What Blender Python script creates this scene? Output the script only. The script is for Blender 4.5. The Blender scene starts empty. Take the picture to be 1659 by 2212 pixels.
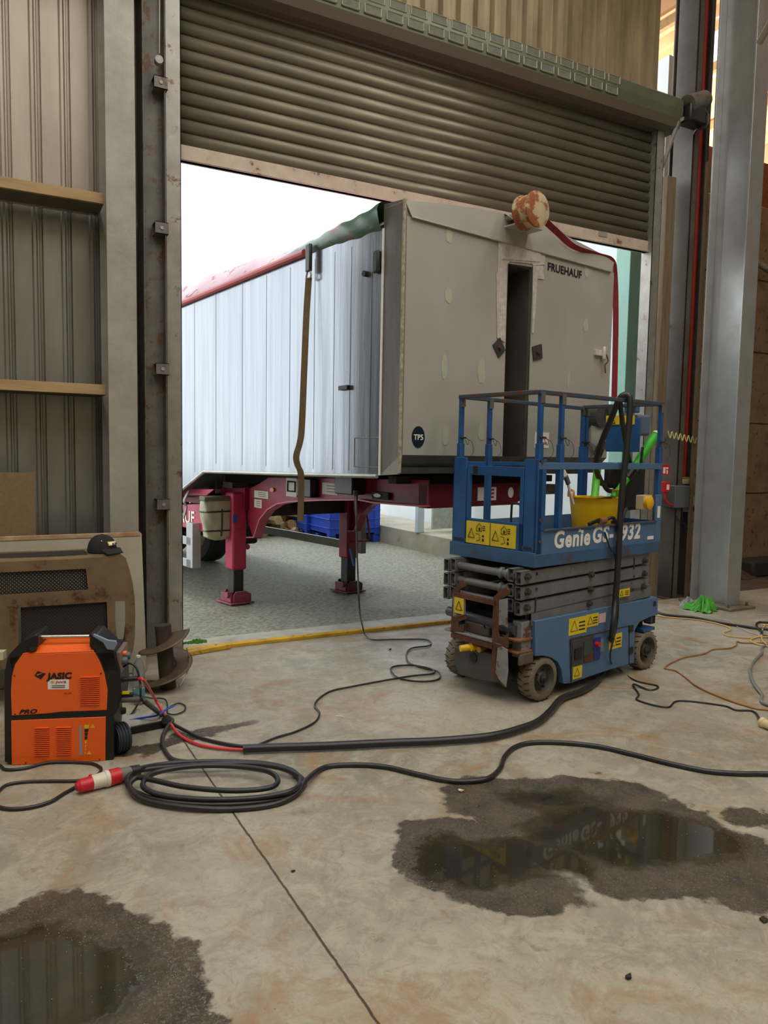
import bpy, bmesh, math, random
from mathutils import Vector, Matrix
random.seed(7)
PI=math.pi
sc=bpy.context.scene
COL=sc.collection
# ------------------------------------------------------------------ camera
F=1620.0; YAW,PIT,ROL=[math.radians(a) for a in (28.35454809,4.59136958,-0.98766766)]
CAMH=1.65
_f=Vector((math.sin(YAW)*math.cos(PIT),math.cos(YAW)*math.cos(PIT),-math.sin(PIT)))
_r=Vector((math.cos(YAW),-math.sin(YAW),0)); _d=_f.cross(_r)
RR=_r*math.cos(ROL)+_d*math.sin(ROL); DD=-_r*math.sin(ROL)+_d*math.cos(ROL)
CAMP=Vector((0,0,CAMH))
def ray(px,py): return RR*((px-829.5)/F)+DD*((py-1106)/F)+_f
def at(px,py,Z=None,Y=None,X=None):
    d=ray(px,py)
    t=(Z-CAMH)/d.z if Z is not None else (Y/d.y if Y is not None else X/d.x)
    return CAMP+d*t
cam=bpy.data.cameras.new('camera'); co=bpy.data.objects.new('camera',cam); COL.objects.link(co)
m=Matrix((RR,-DD,-_f)).transposed().to_4x4(); m.translation=CAMP; co.matrix_world=m
cam.sensor_fit='VERTICAL'; cam.sensor_height=36; cam.sensor_width=27; cam.lens=F/2212*36; cam.clip_start=.05; cam.clip_end=300
sc.camera=co
class Fr:
    """a local frame standing on the ground: x along, y away, z up"""
    def __init__(s,x,y,deg):
        s.x,s.y,s.a=x,y,math.radians(deg)
        s.o=Vector((x,y,0)); s.e1=Vector((math.cos(s.a),math.sin(s.a),0)); s.e2=Vector((-math.sin(s.a),math.cos(s.a),0))
    def p(s,px,py,a=None,b=None,z=None):
        d=ray(px,py)
        if a is not None: n,k=s.e1,a
        elif b is not None: n,k=s.e2,b
        if z is not None: t=(z-CAMH)/d.z
        else: t=(k+n.dot(s.o)-n.dot(CAMP))/n.dot(d)
        P=CAMP+d*t; q=P-s.o
        return Vector((q.dot(s.e1),q.dot(s.e2),P.z))
    def loc(s,P):
        q=P-s.o; return Vector((q.dot(s.e1),q.dot(s.e2),P.z))
# ------------------------------------------------------------------ materials
def lin(c): return tuple((v/255/12.92 if v/255<=.04045 else ((v/255+.055)/1.055)**2.4) for v in c)+(1,)
MC={}
def mat(name,c1=None,c2=None,amt=.5,scale=4,rough=.6,metal=0,bump=0,bscale=30,stretch=(1,1,1),c3=None,c3amt=.35,c3scale=8,emit=None,alpha=None,coat=0,r2=None,spec=None,trans=0):
    if name in MC: return MC[name]
    M=bpy.data.materials.new(name); M.use_nodes=True; N=M.node_tree.nodes; L=M.node_tree.links
    b=N['Principled BSDF']; b.inputs['Base Color'].default_value=lin(c1); b.inputs['Roughness'].default_value=rough; b.inputs['Metallic'].default_value=metal
    if coat: b.inputs['Coat Weight'].default_value=coat; b.inputs['Coat Roughness'].default_value=.08
    if spec is not None: b.inputs['Specular IOR Level'].default_value=spec
    if trans: b.inputs['Transmission Weight'].default_value=trans
    tc=N.new('ShaderNodeTexCoord'); mp=N.new('ShaderNodeMapping'); mp.inputs['Scale'].default_value=stretch
    L.new(tc.outputs['Object'],mp.inputs[0])
    def noise(s,det=6,rgh=.6):
        n=N.new('ShaderNodeTexNoise'); n.inputs['Scale'].default_value=s; n.inputs['Detail'].default_value=det; n.inputs['Roughness'].default_value=rgh; L.new(mp.outputs[0],n.inputs[0]); return n
    last=None
    if c2:
        n=noise(scale); r=N.new('ShaderNodeMapRange'); r.inputs[1].default_value=.5-.22+(.5-amt)*.3; r.inputs[2].default_value=.5+.22+(.5-amt)*.3; L.new(n.outputs[0],r.inputs[0])
        mx=N.new('ShaderNodeMix'); mx.data_type='RGBA'; mx.inputs[6].default_value=lin(c1); mx.inputs[7].default_value=lin(c2); L.new(r.outputs[0],mx.inputs[0]); L.new(mx.outputs[2],b.inputs['Base Color']); last=mx
        if r2 is not None:
            q=N.new('ShaderNodeMapRange'); q.inputs[3].default_value=rough; q.inputs[4].default_value=r2; L.new(r.outputs[0],q.inputs[0]); L.new(q.outputs[0],b.inputs['Roughness'])
    if c3:
        n=noise(c3scale,8,.7); r=N.new('ShaderNodeMapRange'); r.inputs[1].default_value=.62-.25*c3amt; r.inputs[2].default_value=.68-.25*c3amt; L.new(n.outputs[0],r.inputs[0])
        mx=N.new('ShaderNodeMix'); mx.data_type='RGBA'; mx.inputs[7].default_value=lin(c3); mx.inputs[6].default_value=lin(c1)
        if last: L.new(last.outputs[2],mx.inputs[6])
        L.new(r.outputs[0],mx.inputs[0]); L.new(mx.outputs[2],b.inputs['Base Color'])
    if bump:
        n=noise(bscale,5); bb=N.new('ShaderNodeBump'); bb.inputs['Strength'].default_value=bump; bb.inputs['Distance'].default_value=.01; L.new(n.outputs[0],bb.inputs['Height']); L.new(bb.outputs[0],b.inputs['Normal'])
    if emit:
        b.inputs['Emission Color'].default_value=lin(emit[0]); b.inputs['Emission Strength'].default_value=emit[1]
    MC[name]=M; return M
# ------------------------------------------------------------------ mesh helper
def catmull(pts,n=8,closed=False):
    pts=[Vector(p) for p in pts]
    if len(pts)<3: return pts
    P=[pts[0]*2-pts[1]]+pts+[pts[-1]*2-pts[-2]]; o=[]
    for i in range(1,len(P)-2):
        a,b,c,d=P[i-1:i+3]
        for k in range(n):
            t=k/n; o.append(.5*((2*b)+(c-a)*t+(2*a-5*b+4*c-d)*t*t+(3*b-a-3*c+d)*t**3))
    o.append(pts[-1]); return o
class B:
    def __init__(s): s.bm=bmesh.new()
    def add(s,vs,fs):
        v=[s.bm.verts.new(p) for p in vs]
        for f in fs:
            try: s.bm.faces.new([v[i] for i in f])
            except ValueError: pass
        return s
    def box(s,lo,hi,R=None,c=None):
        x0,y0,z0=lo;x1,y1,z1=hi
        vs=[Vector(p) for p in((x0,y0,z0),(x1,y0,z0),(x1,y1,z0),(x0,y1,z0),(x0,y0,z1),(x1,y0,z1),(x1,y1,z1),(x0,y1,z1))]
        if R is not None:
            c=Vector(c) if c is not None else sum(vs,Vector())/8
            vs=[R@(v-c)+c for v in vs]
        return s.add(vs,((0,3,2,1),(4,5,6,7),(0,1,5,4),(1,2,6,5),(2,3,7,6),(3,0,4,7)))
    def bar(s,p,q,w,h,up=(0,0,1)):
        p=Vector(p);q=Vector(q);d=(q-p).normalized();u=Vector(up)
        if abs(d.dot(u))>.98: u=Vector((1,0,0))
        x=d.cross(u).normalized()*w/2; y=x.cross(d).normalized()*h/2
        vs=[e+a*x+b*y for e in(p,q) for a,b in((-1,-1),(1,-1),(1,1),(-1,1))]
        return s.add(vs,((0,1,2,3),(7,6,5,4),(0,4,5,1),(1,5,6,2),(2,6,7,3),(3,7,4,0)))
    def cyl(s,p,q,r,n=20,r2=None,cap=True):
        p=Vector(p);q=Vector(q);d=(q-p).normalized();u=Vector((0,0,1)) if abs(d.z)<.9 else Vector((1,0,0))
        x=d.cross(u).normalized();y=d.cross(x);r2=r if r2 is None else r2
        vs=[p+(x*math.cos(2*PI*i/n)+y*math.sin(2*PI*i/n))*r for i in range(n)]+[q+(x*math.cos(2*PI*i/n)+y*math.sin(2*PI*i/n))*r2 for i in range(n)]
        fs=[(i,(i+1)%n,(i+1)%n+n,i+n) for i in range(n)]
        if cap: fs+=[tuple(range(n))[::-1],tuple(range(n,2*n))]
        return s.add(vs,fs)
    def lathe(s,p,d,prof,n=32):
        p=Vector(p);d=Vector(d).normalized();u=Vector((0,0,1)) if abs(d.z)<.9 else Vector((1,0,0))
        x=d.cross(u).normalized();y=d.cross(x);vs=[];fs=[]
        for r,h in prof: vs+=[p+d*h+(x*math.cos(2*PI*i/n)+y*math.sin(2*PI*i/n))*r for i in range(n)]
        for k in range(len(prof)-1):
            fs+=[(k*n+i,k*n+(i+1)%n,(k+1)*n+(i+1)%n,(k+1)*n+i) for i in range(n)]
        fs+=[tuple(range(n))[::-1],tuple(range((len(prof)-1)*n,len(prof)*n))]
        return s.add(vs,fs)
    def tube(s,pts,r,n=10,sm=8,flat=None):
        pts=catmull(pts,sm) if sm else [Vector(p) for p in pts]
        vs=[];fs=[];x=None;N=len(pts)
        for i,p in enumerate(pts):
            d=(pts[min(i+1,N-1)]-pts[max(i-1,0)])
            d=d.normalized() if d.length>1e-9 else Vector((1,0,0))
            if x is None:
                u=Vector((0,0,1)) if abs(d.z)<.9 else Vector((1,0,0)); x=d.cross(u).normalized()
            x=(x-d*x.dot(d)).normalized(); y=d.cross(x); rr=r[min(i*len(r)//N,len(r)-1)] if isinstance(r,(list,tuple)) else r
            fx,fy=flat or (1,1)
            vs+=[p+(x*math.cos(2*PI*k/n)*fx+y*math.sin(2*PI*k/n)*fy)*rr for k in range(n)]
        for i in range(N-1): fs+=[(i*n+k,i*n+(k+1)%n,(i+1)*n+(k+1)%n,(i+1)*n+k) for k in range(n)]
        fs+=[tuple(range(n))[::-1],tuple(range((N-1)*n,N*n))]
        return s.add(vs,fs)
    def prism(s,poly,off):
        """closed 3d polygon pushed along off"""
        off=Vector(off);n=len(poly);vs=[Vector(p) for p in poly]+[Vector(p)+off for p in poly]
        return s.add(vs,[tuple(range(n))[::-1],tuple(range(n,2*n))]+[(i,(i+1)%n,(i+1)%n+n,i+n) for i in range(n)])
    def ribbon(s,pts,w,th=.003,sm=8,wd=(1,0,0)):
        pts=catmull(pts,sm) if sm else [Vector(p) for p in pts]; vs=[];fs=[];wd=Vector(wd).normalized();N=len(pts)
        for i,p in enumerate(pts):
            d=(pts[min(i+1,N-1)]-pts[max(i-1,0)]).normalized(); y=d.cross(wd).normalized()
            vs+=[p+wd*w/2*a+y*th/2*b for a,b in((-1,-1),(1,-1),(1,1),(-1,1))]
        for i in range(N-1): fs+=[(i*4+k,i*4+(k+1)%4,(i+1)*4+(k+1)%4,(i+1)*4+k) for k in range(4)]
        fs+=[(3,2,1,0),tuple(range((N-1)*4,N*4))]
        return s.add(vs,fs)
    def grid(s,fn,nu,nv,th=None):
        vs=[Vector(fn(i/nu,j/nv)) for j in range(nv+1) for i in range(nu+1)]
        return s.add(vs,[(j*(nu+1)+i,j*(nu+1)+i+1,(j+1)*(nu+1)+i+1,(j+1)*(nu+1)+i) for j in range(nv) for i in range(nu)])
    def build(s,name,m,parent=None,bev=0,smooth=False,solid=0,kind=None,seg=2):
        bm=s.bm; bmesh.ops.recalc_face_normals(bm,faces=bm.faces)
        me=bpy.data.meshes.new(name); bm.to_mesh(me); bm.free()
        o=bpy.data.objects.new(name,me); COL.objects.link(o)
        if m: me.materials.append(m)
        if parent: o.parent=parent
        if solid:
            q=o.modifiers.new('s','SOLIDIFY'); q.thickness=solid; q.offset=0
        if bev:
            q=o.modifiers.new('b','BEVEL'); q.width=bev; q.segments=seg; q.limit_method='ANGLE'; q.angle_limit=.6
        if smooth or bev:
            for p in me.polygons: p.use_smooth=True
            if hasattr(me,'set_sharp_from_angle'): me.set_sharp_from_angle(angle=.7)
        if kind: o['kind']=kind
        return o
def tag(o,label,cat,group=None):
    o['label']=label;o['category']=cat
    if group:o['group']=group
    return o
def thing(name,label,cat,loc=(0,0,0),rz=0,group=None):
    o=bpy.data.objects.new(name,None);COL.objects.link(o);o.location=loc;o.rotation_euler=(0,0,rz);o.empty_display_size=.1
    return tag(o,label,cat,group)
def frthing(fr,name,label,cat,group=None): return thing(name,label,cat,(fr.x,fr.y,0),fr.a,group)
def dup(r,loc=None,rz=None,label=None):
    def cp(o,p):
        c=o.copy();COL.objects.link(c)
        if p: c.parent=p
        for ch in [k for k in o.children]: cp(ch,c)
        return c
    c=cp(r,None)
    if loc is not None:c.location=loc
    if rz is not None:c.rotation_euler=(0,0,rz)
    if label:c['label']=label
    return c
def shape2d(name,loops,M,m,parent=None,depth=.002,lab=None,bev=0):
    """flat plate with holes: loops in 2d, M a 4x4 placing xy; depth = half thickness"""
    cu=bpy.data.curves.new('tmp','CURVE');cu.dimensions='2D';cu.fill_mode='BOTH';cu.extrude=depth
    for lp in loops:
        sp=cu.splines.new('POLY');sp.points.add(len(lp)-1)
        for i,(x,y) in enumerate(lp): sp.points[i].co=(x,y,0,1)
        sp.use_cyclic_u=True
    return cv(name,cu,M,m,parent)
def cv(name,cu,M,m,parent):
    t=bpy.data.objects.new('tmp',cu);COL.objects.link(t)
    dg=bpy.context.evaluated_depsgraph_get();me=bpy.data.meshes.new_from_object(t.evaluated_get(dg));bpy.data.objects.remove(t)
    me.transform(M);me.materials.clear();me.materials.append(m);me.name=name
    o=bpy.data.objects.new(name,me);COL.objects.link(o)
    if parent:o.parent=parent
    return o
def plane(o,x,y):
    """4x4 with origin o, x axis and y axis"""
    x=Vector(x).normalized();y=Vector(y);z=x.cross(y).normalized();y=z.cross(x)
    M=Matrix((x,y,z)).transposed().to_4x4();M.translation=Vector(o);return M
def text(name,s,M,size,m,parent=None,bold=0,shear=0,width=None,depth=.0012,align='LEFT',sy=1):
    cu=bpy.data.curves.new('t','FONT');cu.body=s;cu.size=size;cu.extrude=depth;cu.offset=bold;cu.shear=shear;cu.align_x=align;cu.resolution_u=3;cu.space_character=1.0+bold*22
    o=cv(name,cu,Matrix.Identity(4),m,parent)
    me=o.data
    xs=[v.co.x for v in me.vertices]
    if width and xs:
        k=width/(max(xs)-min(xs));x0=min(xs)
        for v in me.vertices: v.co.x=(v.co.x-x0)*k
    for v in me.vertices: v.co.y*=sy
    me.transform(M);return o
def ell(cx,cy,rx,ry,n=24,j=0,rot=0):
    o=[]
    for i in range(n):
        a=2*PI*i/n;k=1+random.uniform(-j,j);x=rx*math.cos(a)*k;y=ry*math.sin(a)*k
        o.append((cx+x*math.cos(rot)-y*math.sin(rot),cy+x*math.sin(rot)+y*math.cos(rot)))
    return o
# ------------------------------------------------------------------ palette
galv=mat('galvanised',(172,168,158),(146,142,132),scale=4,rough=.45,metal=.25,bump=.15,bscale=60,r2=.6)
galvdark=mat('galvanised grimy',(124,120,112),(94,90,82),scale=5,rough=.5,metal=.3,c3=(104,78,54),c3amt=.3,bump=.2)
clad=mat('cladding',(190,180,164),(164,154,140),scale=3,rough=.36,metal=.45,stretch=(1,1,.25),bump=.08)
cladwarm=mat('translucent cladding',(172,152,118),(120,104,78),scale=3,rough=.5,stretch=(2,2,.4),metal=.2)
timber=mat('timber',(188,158,112),(146,116,78),scale=6,rough=.7,stretch=(.3,3,3))
woodgrey=mat('weathered wood',(132,114,88),(100,86,66),scale=8,rough=.8,stretch=(4,4,.3))
slatm=mat('shutter slat',(132,124,102),(102,98,82),scale=4,rough=.42,metal=.45,stretch=(.4,1,3))
hoodm=mat('hood green',(104,110,86),(88,92,74),scale=4,rough=.45,metal=.3)
pinkish=mat('bottom rail paint',(206,188,170),(176,158,140),scale=8,rough=.5,c3=(120,80,55),c3amt=.1)
black=mat('black rubber',(26,26,27),(40,40,40),scale=12,rough=.42,spec=.6)
blackp=mat('black plastic',(20,20,21),rough=.4)
blue=mat('lift blue',(38,92,152),(30,74,122),scale=6,rough=.42,c3=(92,52,34),c3amt=-.1,c3scale=7,metal=0)
bluefade=mat('lift faded blue',(72,112,154),(84,110,138),scale=7,rough=.5,c3=(92,58,40),c3amt=-.1,c3scale=9)
rust=mat('rust',(104,62,40),(70,44,32),scale=14,rough=.85,bump=.3)
rustblue=mat('rusty blue rail',(48,78,112),(70,72,76),scale=9,rough=.55,c3=(96,62,42),c3amt=.45,c3scale=12)
armgrey=mat('scissor grey',(126,128,130),(104,104,104),scale=6,rough=.5,metal=.3,c3=(80,70,60),c3amt=.1)
peel=mat('peeling grey',(140,142,142),(120,120,118),scale=8,rough=.7,c3=(98,60,40),c3amt=.35,c3scale=9)
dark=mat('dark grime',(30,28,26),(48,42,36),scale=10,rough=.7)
yellow=mat('sticker yellow',(232,206,36),(214,186,40),scale=10,rough=.5)
tubyel=mat('tub yellow',(240,196,20),(224,176,22),scale=4,rough=.4)
white=mat('white',(236,234,226),rough=.5)
ink=mat('ink',(22,22,24),rough=.6)
red=mat('red plastic',(196,30,40),rough=.4)
redfr=mat('chassis red',(158,34,62),(126,26,48),scale=5,rough=.45,c3=(70,36,36),c3amt=.1)
redfaded=mat('chassis pink red',(196,62,92),(176,50,78),scale=4,rough=.45)
tyre=mat('tyre',(134,122,100),(100,92,76),scale=8,rough=.85,bump=.2)
tyreblk=mat('tyre black',(30,30,30),(44,42,40),scale=10,rough=.8)
green=mat('lime green',(70,200,50),(60,180,44),scale=4,rough=.35)
# ================================================================== SETTING
def puddle_floor():
    M=bpy.data.materials.new('concrete floor');M.use_nodes=True;N=M.node_tree.nodes;L=M.node_tree.links;b=N['Principled BSDF']
    tc=N.new('ShaderNodeTexCoord')
    def math_(op,a,c=None,d=None):
        n=N.new('ShaderNodeMath');n.operation=op
        for i,v in enumerate((a,c,d)):
            if v is None: continue
            if isinstance(v,(int,float)): n.inputs[i].default_value=v
            else: L.new(v,n.inputs[i])
        return n.outputs[0]
    def noise(s,det=6,r=.6,dist=0,vec=None):
        n=N.new('ShaderNodeTexNoise');n.inputs['Scale'].default_value=s;n.inputs['Detail'].default_value=det;n.inputs['Roughness'].default_value=r;n.inputs['Distortion'].default_value=dist
        L.new(vec or tc.outputs['Object'],n.inputs[0]);return n.outputs[0]
    def rng(v,a,c,o0=0.,o1=1.,sm=False):
        n=N.new('ShaderNodeMapRange');n.inputs[1].default_value=a;n.inputs[2].default_value=c;n.inputs[3].default_value=o0;n.inputs[4].default_value=o1;L.new(v,n.inputs[0])
        if sm:n.interpolation_type='SMOOTHSTEP'
        return n.outputs[0]
    def mix(f,a,c):
        n=N.new('ShaderNodeMix');n.data_type='RGBA'
        for i,v in((0,f),(6,a),(7,c)):
            if isinstance(v,tuple):n.inputs[i].default_value=v
            elif isinstance(v,(int,float)):n.inputs[i].default_value=v
            else:L.new(v,n.inputs[i])
        return n.outputs[2]
    base=mix(rng(noise(.9,5,.55,.4),.35,.65),lin((168,160,142)),lin((138,134,118)))
    base=mix(rng(noise(5,10,.75,.8),.45,.6,0,.8),base,lin((178,172,154)))
    base=mix(rng(noise(12,10,.8,1.5),.5,.6,0,.35),base,lin((120,110,90)))
    base=mix(rng(noise(1.7,7,.7,1.2),.52,.66,0,.8),base,lin((152,120,84)))
    base=mix(rng(noise(9,8,.75,.8),.58,.68,0,.5),base,lin((112,92,68)))
    # scuffs, stretched
    mp=N.new('ShaderNodeMapping');mp.inputs['Rotation'].default_value=(0,0,.9);mp.inputs['Scale'].default_value=(1,9,1);L.new(tc.outputs['Object'],mp.inputs[0])
    base=mix(rng(noise(3,7,.7,.5,mp.outputs[0]),.6,.7,0,.45),base,lin((140,112,78)))
    base=mix(rng(noise(160,2),.68,.74,0,.7),base,lin((70,62,50)))
    base=mix(rng(noise(60,3),.7,.75,0,.5),base,lin((206,200,186)))
    # joints
    sp=N.new('ShaderNodeSeparateXYZ');L.new(tc.outputs['Object'],sp.inputs[0])
    wob=math_('MULTIPLY',math_('SUBTRACT',noise(14,3),.5),.012)
    jx=math_('ABSOLUTE',math_('ADD',math_('SUBTRACT',sp.outputs[0],.98),wob))
    jm=rng(jx,.0025,.0055,1,0)
    base=mix(jm,base,lin((74,58,46)))
    # puddles
    vadd=N.new('ShaderNodeVectorMath');vadd.operation='ADD'
    n1=N.new('ShaderNodeTexNoise');n1.inputs['Scale'].default_value=3.2;n1.inputs['Detail'].default_value=7;n1.inputs['Roughness'].default_value=.62;L.new(tc.outputs['Object'],n1.inputs[0])
    vs=N.new('ShaderNodeVectorMath');vs.operation='MULTIPLY_ADD';L.new(n1.outputs['Color'],vs.inputs[0]);vs.inputs[1].default_value=(.5,.5,0);vs.inputs[2].default_value=(-.25,-.25,0)
    L.new(tc.outputs['Object'],vadd.inputs[0]);L.new(vs.outputs[0],vadd.inputs[1])
    def blobs(lst):
        cur=None
        for px,py,rx,ry,rot in lst:
            P=at(px,py,Z=0)
            q=N.new('ShaderNodeMapping');q.vector_type='TEXTURE';q.inputs['Location'].default_value=(P.x,P.y,0);q.inputs['Rotation'].default_value=(0,0,rot);q.inputs['Scale'].default_value=(rx,ry,1)
            L.new(vadd.outputs[0],q.inputs[0]);l=N.new('ShaderNodeVectorMath');l.operation='LENGTH';L.new(q.outputs[0],l.inputs[0])
            o=math_('MULTIPLY',math_('SUBTRACT',l.outputs['Value'],1),min(rx,ry))
            cur=o if cur is None else math_('MINIMUM',cur,o)
        return cur
    R0=-.5
    wet=blobs([(1010,1850,.30,.30,R0),(1160,1730,.46,.30,R0),(1330,1810,.56,.36,R0),(1500,1850,.40,.30,R0),(1100,1930,.26,.12,R0),(1240,1780,.42,.3,R0),(1420,1900,.3,.16,R0),(1420,1760,.3,.22,R0),(1290,1710,.3,.2,R0),(1580,1900,.2,.16,R0),
               (50,2110,.42,.42,0),(230,2130,.27,.24,.3),(330,2225,.20,.2,0),
               (330,1610,.34,.10,.25),(440,1585,.30,.07,.3),(1640,1770,.1,.12,0)])
    wat=blobs([(1000,1865,.22,.2,R0),(1150,1860,.26,.18,R0),(1350,1800,.44,.28,R0),(1490,1810,.20,.22,R0),(1180,1725,.25,.12,R0),(1250,1790,.2,.16,R0),(30,2140,.34,.30,0),(200,2150,.16,.16,0)])
    wm=rng(wet,-.012,.012,1,0);am=rng(wat,-.07,.05,1,0,True)
    grit=rng(noise(55,9,.8,.5),.47,.62)
    wetc=mix(rng(noise(6,6,.7),.4,.65),lin((88,78,60)),lin((54,48,38)))
    base=mix(math_('MULTIPLY',wm,.96),base,wetc)
    base=mix(math_('MULTIPLY',math_('MULTIPLY',wm,math_('SUBTRACT',1,am)),math_('MULTIPLY',rng(noise(150,4,.8,1.),.60,.64),.7)),base,lin((190,184,160)))  # pale specks paint the wet grit's sparkle into the base colour
    base=mix(math_('MULTIPLY',am,.92),base,mix(rng(noise(4,4),.4,.62),lin((56,48,32)),lin((42,40,32))))
    L.new(base,b.inputs['Base Color'])
    dry=rng(noise(2.2,6,.65),.35,.65,.30,.56)
    rw=math_('ADD',math_('MULTIPLY',grit,.25),.16)
    r1=N.new('ShaderNodeMix');L.new(wm,r1.inputs[0]);L.new(dry,r1.inputs[2]);L.new(rw,r1.inputs[3])
    r2=N.new('ShaderNodeMix');L.new(am,r2.inputs[0]);L.new(r1.outputs[0],r2.inputs[2]);r2.inputs[3].default_value=.035
    L.new(r2.outputs[0],b.inputs['Roughness'])
    h=math_('ADD',math_('MULTIPLY',noise(38,7,.65),.6),math_('MULTIPLY',noise(6,4),.8))
    h=math_('SUBTRACT',h,math_('MULTIPLY',jm,2.))
    h=math_('ADD',h,math_('MULTIPLY',math_('MULTIPLY',wm,grit),.8))
    st=math_('SUBTRACT',1,am)
    bb=N.new('ShaderNodeBump');bb.inputs['Distance'].default_value=.006;L.new(math_('MULTIPLY',st,.55),bb.inputs['Strength']);L.new(h,bb.inputs['Height']);L.new(bb.outputs[0],b.inputs['Normal'])
    return M
FLOOR=puddle_floor()
def struct(b,name,m,**k): return b.build(name,m,kind='structure',**k)
struct(B().box((-6,-7,-.15),(11.5,6.0,0)),'floor',FLOOR)
struct(B().box((-6,6.0,-.15),(1.42,6.5,0)),'floor_sill_left',mat('sill concrete',(120,112,96),(96,88,74),scale=5,rough=.8))
struct(B().box((7.0,6.0,-.15),(11.5,7.7,0)),'floor_annex',mat('dirty floor',(96,78,56),(62,48,36),scale=5,rough=.85,bump=.5,bscale=14))
# outdoor yard: brushed concrete, damp
yardm=mat('yard concrete',(160,160,142),(130,132,108),scale=.9,rough=.75,r2=.5,c3=(104,104,90),c3amt=.55,c3scale=22,bump=1.,bscale=34,stretch=(1,2.,1))
struct(B().box((-14,6.0,-.2),(7.0,40,-.012)),'yard_ground',yardm)
struct(B().box((1.42,6.16,-.012),(6.6,6.42,-.004)),'threshold_strip',mat('worn strip',(176,174,160),(140,134,116),scale=6,rough=.5))
# yellow edge trim lying in the doorway
t=B()
t.prism([(1.42,6.0,.0),(1.42,6.0,.028),(1.42,6.035,.038),(1.42,6.07,.028),(1.42,6.07,0)],(5.16,0,0))
struct(t,'trim_1',mat('trim yellow',(226,178,44),(170,132,50),scale=5,rough=.5,c3=(110,90,60),c3amt=.1,c3scale=14),bev=.003)
# corrugated cladding
def corr(x0,x1,y,z0,z1,pitch=.2,d=.035,minor=True):
    pts=[];x=x0
    while x<x1:
        for fx,fy in ((0,0),(.60,0),(.66,.3),(.74,.3),(.80,0),(.84,0),(.88,-1),(.97,-1)) if minor else ((0,0),(.3,0),(.42,1),(.8,1),(.92,0)):
            pts.append((min(x+fx*pitch,x1),y-fy*d))
        x+=pitch
    pts.append((x1,y)); n=len(pts)
    b=B();b.add([(p[0],p[1],z) for z in(z0,z1) for p in pts],[(i,i+1,i+1+n,i+n) for i in range(n-1)]);return b
struct(corr(-6,1.36,6.36,-.02,3.5,.202,.04),'wall_front_lower',mat('lower cladding',(176,176,170),(142,138,128),scale=3,rough=.3,metal=.7,stretch=(1,1,.25),bump=.08),solid=.004)
struct(corr(-6,1.36,6.30,3.42,10,.202,.035),'wall_front_upper',clad,solid=.004)
struct(corr(1.1,6.86,6.42,5.3,9.2,.2,.05,False),'wall_front_gable',cladwarm,solid=.004)
# side and rear walls and roof of the hall
wallm=mat('hall wall',(150,140,120),(120,110,92),scale=2,rough=.7)
struct(B().box((-6.1,-7,0),(-6,6.4,10.8)),'wall_left',wallm)
struct(B().box((-6,-7.1,0),(11.5,-7,10.8)),'wall_back',wallm)
struct(B().box((11.5,-7,0),(11.6,14,7.0)),'wall_right',wallm)
# roof sheet falling to the right, ribs running with the fall line across (along Y)
roofm=mat('roof sheet',(222,180,140),(200,150,108),scale=2,rough=.55)
rz=lambda x:7.35-.225*(x-9)
sky_px=[((1533,72),(1560,150)),((1418,163),(1458,205)),((1650,8),(1672,34))]
def roofpt(px,py):
    d=ray(px,py);t=(7.35+.225*9-CAMH)/(d.z+.225*d.x);return CAMP+d*t
openings=[]
for (x0,y0),(x1,y1) in sky_px:
    c=roofpt((x0+x1)/2,(y0+y1)/2);openings.append((c.x,c.y))
# skylight holes: (x0,x1,y0,y1)
holes=[(-4.6,-3.4,-6,5.5),(-1.2,0,-6,5.5),(2.2,3.4,-6,4.5),(5.4,6.2,-6,4.5)]
def rows(x0,x1,y0,y1,step=.14):
    b=B();n=int((x1-x0)/step)+1
    vs=[];fs=[];k=0
    for i in range(n+1):
        x=x0+(x1-x0)*i/n; z=rz(x)+(.045 if i%2 else 0)
        vs+=[(x,y0,z),(x,y1,z)]
        if i: fs.append((2*i-2,2*i,2*i+1,2*i-1))
    b.add(vs,fs);return b
xs=[-6]+[v for h in holes for v in h[:2]]+[11.6]
for i in range(0,len(xs),2): struct(rows(xs[i],xs[i+1],-7,6.3),'ceiling_%d'%(i//2+1),roofm)
for i,h in enumerate(holes):
    if h[3]<6.3: struct(rows(h[0],h[1],h[3],6.3),'ceiling_strip_%d'%(i+1),roofm)
    struct(rows(h[0],h[1],-7,h[2]),'ceiling_end_%d'%(i+1),roofm)
# lean-to roof beyond with its two openings
cuts=[(c[0]-.32,c[0]+.32,c[1]-.55,c[1]+.55) for c in openings if c[1]>6.3]
ys=sorted(set([6.3,13.2]+[v for c in cuts for v in c[2:]]));xx=sorted(set([7.62,11.6]+[v for c in cuts for v in c[:2]]))
k=0
for a,bb_ in zip(xx[:-1],xx[1:]):
    run=None
    for c,d in zip(ys[:-1],ys[1:]):
        mx,my=(a+bb_)/2,(c+d)/2
        if any(q[0]<mx<q[1] and q[2]<my<q[3] for q in cuts): continue
        k+=1;struct(rows(a,bb_,c,d),'ceiling_lean_to_%d'%k,roofm)
print('openings',openings)
# roof timbers under the lean-to
for x in (8.2,9.3,10.4): struct(B().box((x,6.3,rz(x)-.16),(x+.07,13.15,rz(x)-.04)),'trim_rafter_%d'%int(x),timber)
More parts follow.
